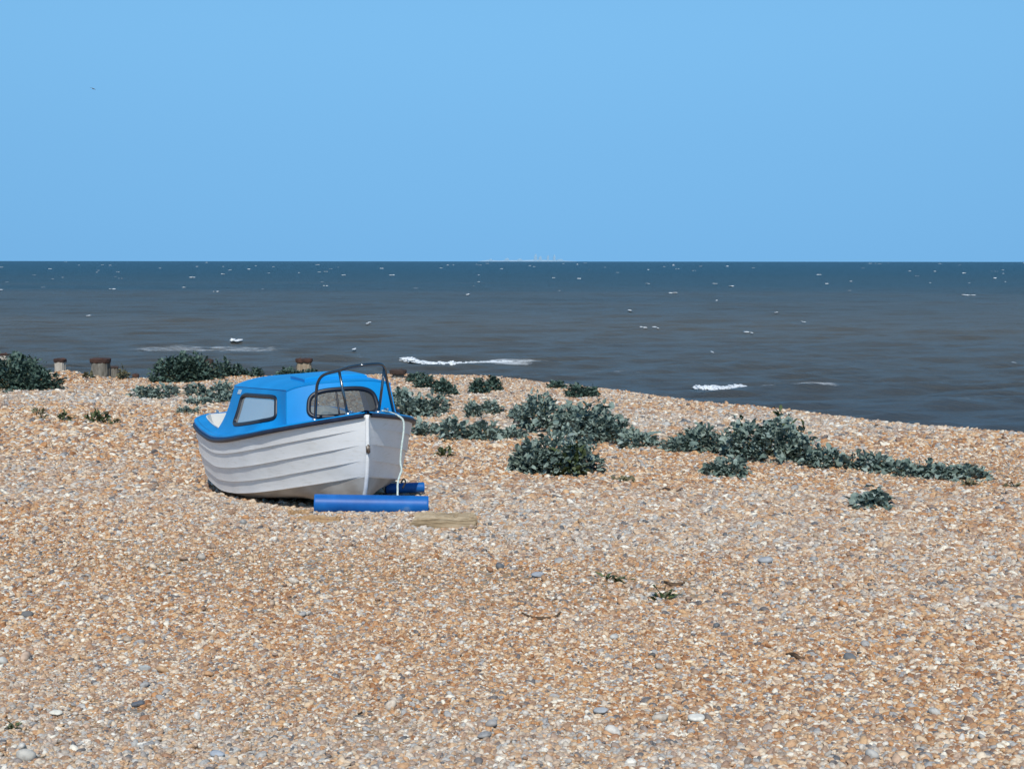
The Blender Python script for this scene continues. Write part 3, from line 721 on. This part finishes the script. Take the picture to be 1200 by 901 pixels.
    for a, c in (((.245, .158, .378), (.21, .11, -.035)), ((.155, -.215, .37), (.25, -.165, -.04))):
        m_ = MB(); m_.tube([loc(*a), loc(*[(a[k] + c[k]) / 2 for k in range(3)]), loc(*c)], .012, 10); m_.build('stanchion', steel, rail, True)
    ft = mat('chrome', (.62, .63, .64), .25, 1)[0]
    for p in ((.57, .32), (.60, -.41), (.21, .11), (.25, -.165)):
        m_ = MB(); z = dk(p[0], .6); m_.tube([loc(p[0], p[1], z - .012), loc(p[0], p[1], z + .004), loc(p[0], p[1], z + .018)], [.028, .026, .016], 12); m_.build('rail_foot', ft, rail, True)
    for (s, tt) in ((.34, .06), (.36, -.27), (L - .12, .55), (L - .12, -.55)):
        m_ = MB(); z = dk(s, .5)
        m_.tube([loc(s - .06, tt, z + .035), loc(s - .02, tt, z + .028), loc(s + .02, tt, z + .028), loc(s + .06, tt, z + .035)], [.006, .010, .010, .006], 8)
        m_.tube([loc(s, tt, z - .01), loc(s, tt, z + .03)], .014, 8); m_.build('cleat', ft, root, True)
    return root
boat()

def mooring_rope():
    m = mottled('rope_fibre', [(.35, (.42, .50, .47)), (.65, (.58, .66, .62))], 60, .85, .6, 2, (1, 1, 1), bscale=160)
    def P(px, py, d):
        r_ = ray(px, py); k = d / r_[1]; return (r_[0] * k, d, EYE + r_[2] * k)
    pts = [P(448, 481.5, 12.46), P(456, 483.0, 12.58), P(463, 485.6, 12.62), P(469.5, 489.0, 12.60), P(472.8, 493.5, 12.56), P(473.4, 502, 12.53), P(472.4, 512, 12.5), P(471, 522, 12.47), P(469.8, 534, 12.44), P(469.6, 543, 12.42), P(470.8, 551, 12.40), P(468.3, 558, 12.37), P(466.4, 566, 12.34), P(466.2, 574, 12.3), P(466.5, 584, 12.27), P(470, 590, 12.4), P(476, 592, 12.5)]
    q = smooth_path(pts, 8); mb = MB(); mb.tube(q, .0092, 8)
    o = mb.build('mooring_rope', m, None, True); tag(o, 'pale green mooring rope hanging over the bow of the boat', 'rope')
    pts = [P(470, 566, 12.9), P(473, 561.5, 12.9), P(475.3, 564, 12.88), P(474, 568.5, 12.86), P(472, 572, 12.84)]
    mb = MB(); mb.tube(smooth_path(pts, 8), .008, 8); o = mb.build('rope_loop', mat('black_rope', (.015, .015, .016), .8)[0], None, True)
    tag(o, 'short black rope loop on the far blue roller under the bow', 'rope')
mooring_rope()

def rollers():
    m = mottled('blue_plastic', [(.3, (.003, .072, .27)), (.55, (.004, .098, .345)), (.66, (.010, .12, .38)), (.73, (.07, .17, .38))], 5, .45, .06, 5, (1, 1, 1), bscale=14, spec=.3)
    m.use_backface_culling = False
    inn = mat('blue_plastic_bore', (.006, .05, .22), .6)[0]
    def roller(a, c, rad, lab):
        A, C_ = Vector(a), Vector(c); mid = (A + C_) / 2; ax = (C_ - A).normalized(); half = (C_ - A).length / 2
        bm = bmesh.new(); n = 40
        prof = [(-half, rad * .80), (-half, rad * .965), (-half + .006, rad)] + [(x, rad * (1 + .004 * math.sin(x * 9))) for x in np.linspace(-half + .02, half - .02, 14)] + [(half - .006, rad), (half, rad * .965), (half, rad * .80), (half - .12, rad * .80), (-half + .12, rad * .80)]
        u = ax.cross(Vector((0, 0, 1))).normalized(); q = ax.cross(u); rows = []
        V = []
        for x, r_ in prof:
            for k in range(n):
                an = 2 * math.pi * k / n; V.append(ax * x + (u * math.cos(an) + q * math.sin(an)) * r_ + Vector((0, 0, rad)))
        Fc = []
        for i in range(len(prof)):
            j = (i + 1) % len(prof)
            for k in range(n): Fc.append((i * n + k, i * n + (k + 1) % n, j * n + (k + 1) % n, j * n + k))
        o = mesh_obj('boat_roller', V, Fc, m, None, True); o.location = mid - Vector((0, 0, rad))
        o.modifiers.new('edge', 'EDGE_SPLIT').split_angle = R(40)
        tag(o, lab, 'boat roller', 'blue boat rollers'); return o
    def P(px, py, d):
        r_ = ray(px, py); k = d / r_[1]; return Vector((r_[0] * k, d, EYE + r_[2] * k))
    roller(P(368.5, 590.4, 12.14), P(502, 592.4, 12.23), .083, 'long blue plastic roller lying on the shingle in front of the bow')
    roller(P(452, 572.7, 13.62), P(497, 571, 13.7), .049, 'thinner blue roller half hidden under the bow')
rollers()

# ------------------------------------------------------------ timber: planks, groyne posts, driftwood
def wood(name, stops, sc=3.0, stretch=(1, 8, 8), bump=.7):
    return mottled(name, stops, sc, .88, bump, 7, stretch, .2, bscale=sc * 2.2)
def planks():
    def plank(px, py, wpx, ht, dep, rz, lab, m, roll=0, sink=.5):
        x, y, z = ground_at(px, py); ln = wpx / F * y
        bm = bmesh.new(); nx = 22; V = []
        r = np.random.default_rng(int(px))
        prof = [(-.5, -.5), (-.5, .1), (-.5, .5), (-.15, .5), (.2, .5), (.5, .5), (.5, 0), (.5, -.5)]
        for i in range(nx):
            f = i / (nx - 1) - .5
            for k, (a, b_) in enumerate(prof):
                wear = 1 - .10 * (abs(f) > .47) - .05 * r.uniform()
                V.append((f * ln + (.012 * r.normal() if abs(f) > .45 else 0), a * dep * wear, b_ * ht * wear + .006 * r.normal()))
        n = len(prof); Fc = [(i * n + k, (i + 1) * n + k, (i + 1) * n + (k + 1) % n, i * n + (k + 1) % n) for i in range(nx - 1) for k in range(n)]
        Fc += [tuple(range(n)), tuple(range((nx - 1) * n, nx * n))[::-1]]
        o = mesh_obj('plank', V, Fc, m); o.location = (x, y + dep / 2, z + ht * (.5 - sink)); o.rotation_euler = (R(roll), 0, R(rz))
        bevel(o, .006, 2, 50)
        tag(o, lab, 'plank', 'weathered planks by the boat'); return o
    pale = wood('weathered_wood', [(.25, (.14, .095, .055)), (.45, (.33, .245, .15)), (.7, (.47, .375, .255))])
    brown = wood('brown_wood', [(.2, (.20, .11, .05)), (.5, (.36, .22, .11)), (.8, (.44, .31, .18))])
    plank(522, 620, 73, .16, .16, -2, 'thick weathered plank half buried at the right end of the blue roller', pale, 8, .34)
    plank(372, 613, 52, .06, .14, -4, 'thin brown plank nearly buried in pebbles below the boat', brown, 14, .55)
    plank(350, 604, 26, .05, .10, 8, 'short brown board end poking out of pebbles below the hull', brown, 10, .5)
planks()

def posts():
    timber = wood('groyne_timber', [(.2, (.06, .052, .04)), (.5, (.16, .145, .12)), (.8, (.27, .25, .21))], 2.0, (7, 7, 1), .9)
    pale = wood('bleached_timber', [(.2, (.24, .20, .15)), (.5, (.42, .37, .31)), (.8, (.52, .48, .42))], 2.0, (7, 7, 1), .8)
    mid = wood('tan_timber', [(.2, (.12, .085, .05)), (.5, (.27, .21, .145)), (.8, (.38, .32, .24))], 2.0, (7, 7, 1), .8)
    rust = mottled('rusty_iron', [(.25, (.022, .013, .011)), (.5, (.052, .025, .018)), (.75, (.10, .045, .028))], 7, .9, .6)
    dark = mottled('dark_iron', [(.25, (.02, .014, .012)), (.6, (.055, .034, .026)), (.8, (.09, .05, .035))], 7, .9, .6)
    def post(px0, px1, top, basepx, D, capf, m, mc, lab, seed, taper=1.02):
        r_ = ray((px0 + px1) / 2, top); k = D / r_[1]; x = r_[0] * k; zt = EYE + r_[2] * k; wd = (px1 - px0) / F * D
        zb = min(float(ground_z(x, D)), EYE + ray(px0, basepx)[2] * k) - .35; h = zt - zb; r = np.random.default_rng(seed)
        root = bpy.data.objects.new('groyne_post', None); col.objects.link(root); root.location = (x, D, zb); root.rotation_euler.z = r.uniform(-.25, .25)
        tag(root, lab, 'post', 'old groyne posts')
        n = 28; rows = np.linspace(0, 1, 12); V = []
        gro = r.uniform(.86, 1.02, n)
        ch = h - capf * wd
        for f in rows:
            for j in range(n):
                an = 2 * math.pi * j / n; sq = (abs(math.cos(an)) ** 5 + abs(math.sin(an)) ** 5) ** (-1 / 5)
                rad = wd / 2 * .90 * sq * (1.16 - (1.16 - taper) * f) * gro[j] * (1 + .02 * r.normal())
                V.append((rad * math.cos(an), rad * math.sin(an) * .95, f * ch + .006 * r.normal()))
        Fc = [tuple(int(q) for q in f) for f in []]
        for i in range(len(rows) - 1):
            for j in range(n): Fc.append((i * n + j, i * n + (j + 1) % n, (i + 1) * n + (j + 1) % n, (i + 1) * n + j))
        Fc.append(tuple(range((len(rows) - 1) * n, len(rows) * n)))
        mesh_obj('timber', V, Fc, m, root)
        V = []; prof = [(.46, ch - .015), (.485, ch + .005), (.49, h - .012), (.455, h), (.2, h + .01)]
        for rr_, z in prof:
            for j in range(n):
                an = 2 * math.pi * j / n; sq = (abs(math.cos(an)) ** 6 + abs(math.sin(an)) ** 6) ** (-1 / 6)
                V.append((wd * rr_ * sq * math.cos(an) * (1 + .02 * r.normal()), wd * rr_ * sq * math.sin(an) * .95, z + .006 * r.normal()))
        Fc = [(i * n + j, i * n + (j + 1) % n, (i + 1) * n + (j + 1) % n, (i + 1) * n + j) for i in range(len(prof) - 1) for j in range(n)]
        Fc.append(tuple(range((len(prof) - 1) * n, len(prof) * n)))
        mesh_obj('iron_cap', V, Fc, mc, root)
        return root, wd, h
    post(106.5, 129, 420.5, 443, 31.6, .18, timber, rust, 'stout grey groyne post with a rusty cap on the left skyline', 1)
    post(64, 77, 421, 436, 33.5, .24, pale, rust, 'pale narrow groyne post with rusty cap behind the pebble bank', 2)
    post(0, 10.5, 415, 425, 33.0, .12, pale, rust, 'groyne post top just showing over the far left shrub', 3)
    post(128, 139, 430, 443, 32.4, .10, timber, dark, 'low dark groyne post right beside the stout one', 4)
    post(155, 163, 439, 446, 33.4, .3, timber, rust, 'small rusty post stub between stout post and big shrub', 5)
    post(239.5, 250, 421.5, 436, 34.0, .5, timber, dark, 'dark groyne post cap peeping out behind the big left shrub', 6)
    root, wd, h = post(346.5, 366.5, 420.5, 440, 33.4, .17, mid, rust, 'groyne post with overhanging cap seen above the blue cabin roof', 7, .92)
    post(457, 476.5, 433.5, 450, 31.0, .2, timber, dark, 'dark groyne post with flat cap right of the bow rail', 8, .72)
posts()

def driftwood():
    m = wood('drift_wood', [(.3, (.05, .032, .02)), (.7, (.16, .10, .06))], 4)
    def stick(pp, r0, lab, dz=.02):
        pts = []
        for px, py in pp:
            x, y, z = ground_at(px, py); pts.append((x, y, z + dz + .012 * random.uniform(-1, 1.5)))
        q = smooth_path(pts, 5); mb = MB(); n = len(q)
        mb.tube(q, [r0 * (1 - .7 * abs(2 * i / (n - 1) - .9)) + .003 for i in range(n)], 7); o = mb.build('driftwood', m, None, True)
        tag(o, lab, 'driftwood', 'driftwood sticks on the shingle')
    stick([(758, 574), (770, 577), (781, 576), (790, 579), (799, 575), (797, 572)], .018, 'dark forked driftwood stick right of the round front shrub')
    stick([(922, 768), (930, 771), (940, 773), (952, 773)], .009, 'thin dark twig among pebbles in the right foreground')
    stick([(779, 683), (789, 687), (803, 686)], .014, 'short dark driftwood piece on the grey stones right of centre')
    stick([(612, 724), (626, 726), (648, 726), (657, 722)], .006, 'thin brown twig on fine gravel near the centre foreground')
    stick([(1060, 545), (1075, 548), (1092, 548)], .02, 'dark stick behind the long trailing kale at right')
driftwood()

# ------------------------------------------------------------ sea kale and other shingle plants
def leaf_mat(name, dark, mid, light):
    m, t, b = mat(name, rough=.55, spec=.35)
    a = N(t, 'ShaderNodeAttribute'); a.attribute_name = 'lv'
    r = ramp(t, [(0, dark), (.5, mid), (1, light)]); t.links.new(a.outputs['Fac'], r.inputs[0])
    tcn = N(t, 'ShaderNodeTexCoord'); no = N(t, 'ShaderNodeTexNoise'); no.inputs['Scale'].default_value = 18; no.inputs['Detail'].default_value = 4; t.links.new(tcn.outputs['Object'], no.inputs['Vector'])
    rr = ramp(t, [(.3, (.75, .78, .8)), (.7, (1.15, 1.14, 1.1))]); t.links.new(no.outputs[0], rr.inputs[0])
    mu = N(t, 'ShaderNodeMix', data_type='RGBA', blend_type='MULTIPLY'); mu.inputs[0].default_value = 1; t.links.new(r.outputs[0], mu.inputs[6]); t.links.new(rr.outputs[0], mu.inputs[7])
    t.links.new(mu.outputs[2], b.inputs['Base Color'])
    tr = N(t, 'ShaderNodeBsdfTranslucent'); t.links.new(mu.outputs[2], tr.inputs[0]); ms = N(t, 'ShaderNodeMixShader'); ms.inputs[0].default_value = .14
    o = t.nodes['Material Output']; t.links.new(b.outputs[0], ms.inputs[1]); t.links.new(tr.outputs[0], ms.inputs[2]); t.links.new(ms.outputs[0], o.inputs[0])
    return m
KALE = leaf_mat('kale_leaf', (.062, .094, .078), (.175, .232, .198), (.315, .375, .335))
DARK = leaf_mat('dark_leaf', (.024, .044, .032), (.058, .10, .078), (.11, .165, .135))
GREEN = leaf_mat('green_leaf', (.030, .045, .014), (.058, .080, .028), (.10, .125, .05))
DRY = leaf_mat('dry_leaf', (.08, .075, .04), (.15, .14, .08), (.24, .22, .13))
NU, NV = 6, 5
def leaf_grid(r, ln, wd, curl, ruff):
    u = np.linspace(0, 1, NU)[:, None]; v = np.linspace(-1, 1, NV)[None, :]
    half = wd / 2 * np.sin(np.pi * np.clip(.08 + .88 * u, 0, 1)) ** .6
    ph = r.uniform(0, 6.28, 3)
    x = v * half * (1 + .15 * np.sin(u * 9 + ph[0])); y = u * ln + 0 * v
    z = -curl * ln * u ** 2 + .35 * half * (np.abs(v) ** 1.6) + ruff * wd * np.abs(v) * np.sin(u * 8 + ph[1] + v * 2.2) + 0 * x
    return np.stack([x, y, z], -1).reshape(-1, 3)
LQ = grid_quads(NU, NV)
def plant(name, lab, cat, lobes, mats, leaf, dens, seed, group, spiky=0.0, ruff=.16):
    """lobes: (px0, px1, basepx, heightpx, depth metres or None): domes of foliage; one mesh of leaves plus stems"""
    leaf = leaf * (.54 if spiky < .2 else .8); r = np.random.default_rng(seed); Vs, Q, A = [], [], []; b = 0; SV = MB(); org = None
    for (p0, p1, pb, hp, dep) in lobes:
        cx, cy, cz = ground_at((p0 + p1) / 2, pb); k = cy / F; rx = (p1 - p0) / 2 * k; h = hp * k; ry = dep if dep else max(rx * .75, .15)
        cy += ry * .8
        if org is None: org = np.array([cx, cy, float(gz_fast(cx, cy))])
        area = rx * ry * 3.1 + h * (rx + ry) * 2.6; n = int(dens * area / (leaf * leaf)) + 6
        lob = [(r.uniform(0, 6.28), r.uniform(2, 5), r.uniform(.07, .2)) for _ in range(4)]
        an = r.uniform(0, 6.283, n); el = np.arcsin(r.uniform(0, 1, n)); rad = r.uniform(.45, 1.0, n) ** .45
        bump = 1 + sum(a_ * np.sin(f_ * an + p_ + 2.5 * el) for p_, f_, a_ in lob) * .8
        dirv = np.stack([np.cos(an) * np.cos(el), np.sin(an) * np.cos(el), np.sin(el)], 1)
        px_ = cx + rx * dirv[:, 0] * rad * bump; py_ = cy + ry * dirv[:, 1] * rad * bump; gz = gz_fast(px_, py_)
        pz = gz + .01 + h * dirv[:, 2] * rad * bump * .93
        out_ = dirv + np.array([0, 0, .35 + .5 * spiky]) + r.normal(0, .38, (n, 3)); out_ /= np.linalg.norm(out_, axis=1)[:, None]
        side_ = np.cross(out_, [0, 0, 1.0]) + r.normal(0, .35, (n, 3)); side_ /= np.linalg.norm(side_, axis=1)[:, None]
        nn = np.cross(side_, out_); nn /= np.linalg.norm(nn, axis=1)[:, None]; side_ = np.cross(out_, nn)
        lc = cz * 0 + float(gz_fast(cx, cy))
        for i in range(n):
            ln = leaf * r.lognormal(0, .28); wd = ln * r.uniform(.55, .95) * (1 - .75 * spiky)
            lv = leaf_grid(r, ln, wd, r.uniform(.1, .9), ruff * r.uniform(.6, 1.8))
            W = lv @ np.stack([side_[i], out_[i], nn[i]]) + np.array([px_[i], py_[i], pz[i]]) - out_[i] * ln * .5
            Vs.append(W); Q.append(LQ + b); b += len(W); A += [float(np.clip(r.normal(.48, .24), 0, 1))] * len(W)
            if i % 26 == 0: SV.tube([tuple(org + np.array([0, 0, -.01])), (cx * .7 + org[0] * .3, cy * .7 + org[1] * .3, lc * .7 + org[2] * .3), (cx + (px_[i] - cx) * .6, cy + (py_[i] - cy) * .6, gz[i] + (pz[i] - gz[i]) * .45 + .02), (px_[i], py_[i], pz[i])], [.012, .010, .008, .004], 5)
    V = np.concatenate(Vs); V[:, 2] = np.maximum(V[:, 2], gz_fast(V[:, 0], V[:, 1]) + .004); V = V - org; me = fast_mesh('leaves', V, np.concatenate(Q), mats)
    at = me.attributes.new('lv', 'FLOAT', 'POINT'); at.data.foreach_set('value', np.array(A, np.float32))
    root = bpy.data.objects.new(name, None); col.objects.link(root); root.location = org
    o = bpy.data.objects.new('leaves', me); col.objects.link(o); o.parent = root
    SV.v = [tuple(np.array(p) - org) for p in SV.v]; SV.build('stems', STEM_M, root, True)
    tag(root, lab, cat, group); return root
STEM_M = mottled('plant_stem', [(.3, (.05, .06, .03)), (.7, (.12, .13, .07))], 12, .8)
G1, G2, G3 = 'sea kale clumps on the shingle', 'dark shrubs along the beach crest', 'small green weeds on the shingle'
P = plant
P('shrub', 'large dark rounded shrub cut by the left edge', 'shrub', [(-40, 40, 460, 41, .7), (14, 66, 460, 26, .4), (-20, 50, 458, 43, .5)], DARK, .13, 1.5, 1, G2)
P('shrub', 'big dark domed shrub behind the stern against the sea', 'shrub', [(168, 236, 450, 33, .6), (190, 255, 448, 30, .5), (200, 240, 449, 34, .4)], DARK, .13, 1.5, 2, G2)
P('shrub', 'lower dark shrub joined to the right of the big domed one', 'shrub', [(244, 274, 443, 19, .4), (262, 292, 441, 15, .4)], DARK, .12, 1.5, 3, G2)
P('shrub', 'small dark bush just left of the cabin roof on the skyline', 'shrub', [(294, 306, 443, 12, .25)], DARK, .10, 1.6, 4, G2)
P('shrub', 'dark shrub showing above the blue cabin roof', 'shrub', [(320, 350, 443, 11, .4), (340, 380, 443, 9, .3)], DARK, .10, 1.5, 5, G2)
P('sea_kale', 'low grey-green clump in front of the big domed shrub, left part', 'sea kale', [(150, 178, 468, 13, .35), (172, 206, 469, 15, .35)], KALE, .12, 1.4, 6, G1)
P('sea_kale', 'grey-green clump just left of the cabin below the dark shrubs', 'sea kale', [(212, 242, 466, 14, .3), (236, 274, 470, 20, .4), (210, 250, 476, 10, .25), (248, 276, 474, 14, .3)], KALE, .12, 1.4, 7, G1)
P('sea_kale', 'flat sparse clump left of the stern on open pebbles', 'sea kale', [(205, 222, 486, 7, .2), (218, 233, 486, 5, .2)], KALE, .09, 1.0, 8, G1)
P('weed', 'leftmost pale sparse weed in the row at left', 'weed', [(32, 50, 488, 10, .15), (44, 52, 494, 12, .12)], DRY, .08, .55, 9, G3, .5)
P('weed', 'middle small green weed in the row at left', 'weed', [(63, 82, 495, 13, .16)], GREEN, .08, 1.0, 10, G3, .5)
P('weed', 'bushy dark green weed, biggest of the row at left', 'weed', [(97, 122, 498, 17, .2)], GREEN, .09, 1.2, 11, G3, .5)
P('weed', 'tiny low weed at the right end of the row at left', 'weed', [(126, 140, 499, 7, .12)], GREEN, .07, .8, 12, G3, .5)
P('weed', 'pale yellow-green plant beside the stout groyne post', 'weed', [(136, 149, 446, 15, .25), (97, 106, 445, 9, .2)], DRY, .11, 1.0, 13, G3, .3)
P('shrub', 'dark low shrubs in a row right of the bow rail', 'shrub', [(474, 500, 449, 10, .4), (484, 512, 456, 14, .35), (505, 530, 463, 16, .4), (526, 537, 464, 8, .2)], DARK, .11, 1.5, 14, G2)
P('sea_kale', 'grey-green clump beside the bow behind the rope', 'sea kale', [(458, 500, 490, 26, .5), (485, 526, 488, 22, .5), (455, 480, 478, 20, .4)], KALE, .13, 1.45, 15, G1)
P('sea_kale', 'small grey clump right of the hull below the bow clump', 'sea kale', [(480, 512, 513, 17, .3), (500, 517, 507, 9, .2)], KALE, .12, 1.4, 16, G1)
P('shrub', 'dark green bush standing alone near the beach crest', 'shrub', [(549, 574, 462, 17, .4), (566, 588, 459, 17, .3)], DARK, .11, 1.6, 17, G2)
P('sea_kale', 'small clump between crest bush and the two-humped clump', 'sea kale', [(543, 564, 490, 17, .3), (560, 590, 486, 14, .3)], KALE, .11, 1.4, 18, G1)
P('sea_kale', 'two-humped clump left of the large round front plant', 'sea kale', [(512, 548, 518, 26, .4), (544, 588, 518, 24, .4), (580, 622, 516, 12, .35)], KALE, .13, 1.45, 19, G1)
P('shrub', 'small flat dark bush, left of the pair at the crest', 'shrub', [(641, 666, 457, 8, .3)], DARK, .10, 1.5, 20, G2)
P('shrub', 'rounder dark bush, right of the pair at the crest', 'shrub', [(662, 690, 467, 17, .35), (682, 703, 466, 13, .3)], DARK, .11, 1.6, 21, G2)
P('sea_kale', 'largest spreading grey-green clump behind the round front plant', 'sea kale', [(604, 660, 506, 42, .7), (650, 690, 512, 36, .6), (664, 728, 521, 42, .7), (690, 745, 521, 30, .5), (720, 776, 526, 17, .4), (598, 620, 492, 14, .3)], KALE, .14, 1.45, 22, G1)
P('sea_kale', 'tall round clump nearest the boat, right of the blue rollers', 'sea kale', [(596, 650, 556, 40, .45), (630, 682, 559, 50, .5), (664, 706, 558, 36, .35), (610, 640, 555, 28, .3)], KALE, .125, 1.6, 23, G1)
P('weed', 'dark green shoots growing through the tall round clump', 'weed', [(650, 690, 560, 42, .25)], GREEN, .12, .75, 24, G3, .4)
P('sea_kale', 'left end of the long clump at right, low and spreading', 'sea kale', [(779, 822, 532, 18, .4), (800, 850, 531, 30, .5), (838, 872, 535, 22, .4)], KALE, .13, 1.45, 25, G1)
P('sea_kale', 'high middle hump of the long clump at right', 'sea kale', [(856, 905, 541, 44, .5), (884, 950, 543, 50, .6), (930, 972, 546, 30, .5), (950, 1006, 549, 20, .4)], KALE, .13, 1.45, 26, G1)
P('weed', 'upright green shoots on top of the hump of the long clump', 'weed', [(906, 922, 532, 56, .12), (862, 876, 530, 42, .12), (925, 945, 534, 40, .15)], GREEN, .13, 1.5, 27, G3, .45)
P('sea_kale', 'trailing thin tail of the long clump at far right', 'sea kale', [(1000, 1050, 553, 16, .35), (1040, 1090, 559, 16, .35), (1080, 1130, 563, 17, .35), (1120, 1172, 564, 15, .3)], KALE, .13, 1.35, 28, G1)
P('sea_kale', 'small separate clump in front of the long clump', 'sea kale', [(826, 858, 559, 17, .25), (842, 882, 560, 23, .28)], KALE, .12, 1.35, 29, G1)
P('sea_kale', 'small open plant alone on pebbles at right', 'sea kale', [(1002, 1028, 598, 13, .2), (1026, 1054, 597, 15, .22), (1016, 1040, 596, 24, .16)], KALE, .12, .95, 30, G1)
P('weed', 'tiny pale weed by the right edge', 'weed', [(1130, 1145, 571, 8, .12), (1180, 1198, 573, 7, .12)], DRY, .08, .8, 31, G3, .4)
P('weed', 'small green tuft between hull and two-humped clump', 'weed', [(510, 533, 537, 13, .18)], GREEN, .085, 1.1, 32, G3, .5)
P('weed', 'flat faded plant right of the tall round clump', 'weed', [(718, 746, 567, 7, .2)], DRY, .09, .9, 33, G3, .3)
P('grass_tuft', 'low dark green grass tuft on the pebbles right of centre', 'grass', [(702, 722, 682, 6, .1), (716, 738, 684, 5, .1)], GREEN, .09, .7, 34, G3, .85)
P('grass_tuft', 'thin upright grass blades by the short driftwood piece', 'grass', [(764, 792, 706, 14, .1)], GREEN, .10, .28, 35, G3, .9)
P('grass_tuft', 'tiny sprig of green in the lower left corner', 'grass', [(6, 20, 858, 5, .05)], GREEN, .035, .7, 36, G3, .7)

# ------------------------------------------------------------ a few stones that stand out
def stones():
    r = np.random.default_rng(77)
    rows = [(816, 846, 24, (.66, .63, .56), 'white oval stone in the right foreground'), (705, 838, 20, (.34, .35, .36), 'grey oval stone left of the white oval one'),
            (995, 773, 17, (.13, .135, .14), 'dark grey stone by the thin twig at right'), (66, 840, 18, (.70, .66, .56), 'cream stone in the lower left corner'),
            (170, 787, 16, (.38, .39, .38), 'grey speckled stone in the left foreground'), (162, 829, 16, (.12, .13, .145), 'dark blue-grey stone below the grey speckled one'),
            (255, 888, 20, (.33, .36, .40), 'blue-grey stone at the bottom edge, left of centre'), (630, 677, 16, (.30, .32, .35), 'blue-grey stone near the low grass tuft'),
            (765, 770, 9, (.09, .085, .08), 'small black round stone near the centre foreground'), (808, 778, 11, (.72, .58, .38), 'pale yellow stone near the centre foreground'), (897, 660, 20, (.34, .35, .36), 'flat grey stone on the coarse stones at right'), (32, 724, 15, (.13, .13, .13), 'dark flat stone at the left edge')]
    for px, py, wpx, c, lab in rows:
        x, y, z = ground_at(px, py); sz = wpx / F * y
        V = pebble_verts(r); V /= V[:, 0].max() - V[:, 0].min(); V *= sz; V[:, 2] += sz * .18
        m = mottled('stone', [(.3, tuple(.75 * k for k in c)), (.6, c), (.8, tuple(min(.8, 1.15 * k) for k in c))], 30, .7, .15)
        me = fast_mesh('stone', V, ICO_F, m); o = bpy.data.objects.new('stone', me); col.objects.link(o); o.location = (x, y, z + .006); o.rotation_euler = (r.normal(0, .1), r.normal(0, .1), r.normal(0, .3))
        o.modifiers.new('sub', 'SUBSURF').render_levels = 1
        tag(o, lab, 'stone', 'larger stones lying on the shingle')
stones()

def bird():
    D = 230.0; r_ = ray(109, 105); k = D / r_[1]; root = bpy.data.objects.new('gull', None); col.objects.link(root); root.location = (r_[0] * k, D, EYE + r_[2] * k)
    m = mat('feathers', (.10, .11, .12), .8)[0]; mb = MB()
    mb.tube([(-.24, 0, 0), (-.15, 0, .02), (0, 0, .03), (.16, 0, .03), (.24, 0, .05), (.30, 0, .045)], [.02, .05, .075, .06, .045, .008], 10); mb.build('body', m, root, True)
    for sg in (1, -1):
        V = []
        for f in np.linspace(0, 1, 9):
            c = .17 * (1 - f) ** .5 + .02; z = .04 + .24 * f - .30 * f * f; xx = -.10 * f * f
            V += [(xx + c * .5, sg * .6 * f, z), (xx, sg * .6 * f, z + .018), (xx - c * .6, sg * .6 * f, z - .005)]
        o = mesh_obj('wing', V, grid_quads(9, 3).tolist(), m, root, True); sl = o.modifiers.new('thick', 'SOLIDIFY'); sl.thickness = .012
    root.rotation_euler = (R(20), 0, R(60)); tag(root, 'small dark gull flying high at the left of the sky', 'bird')
bird()
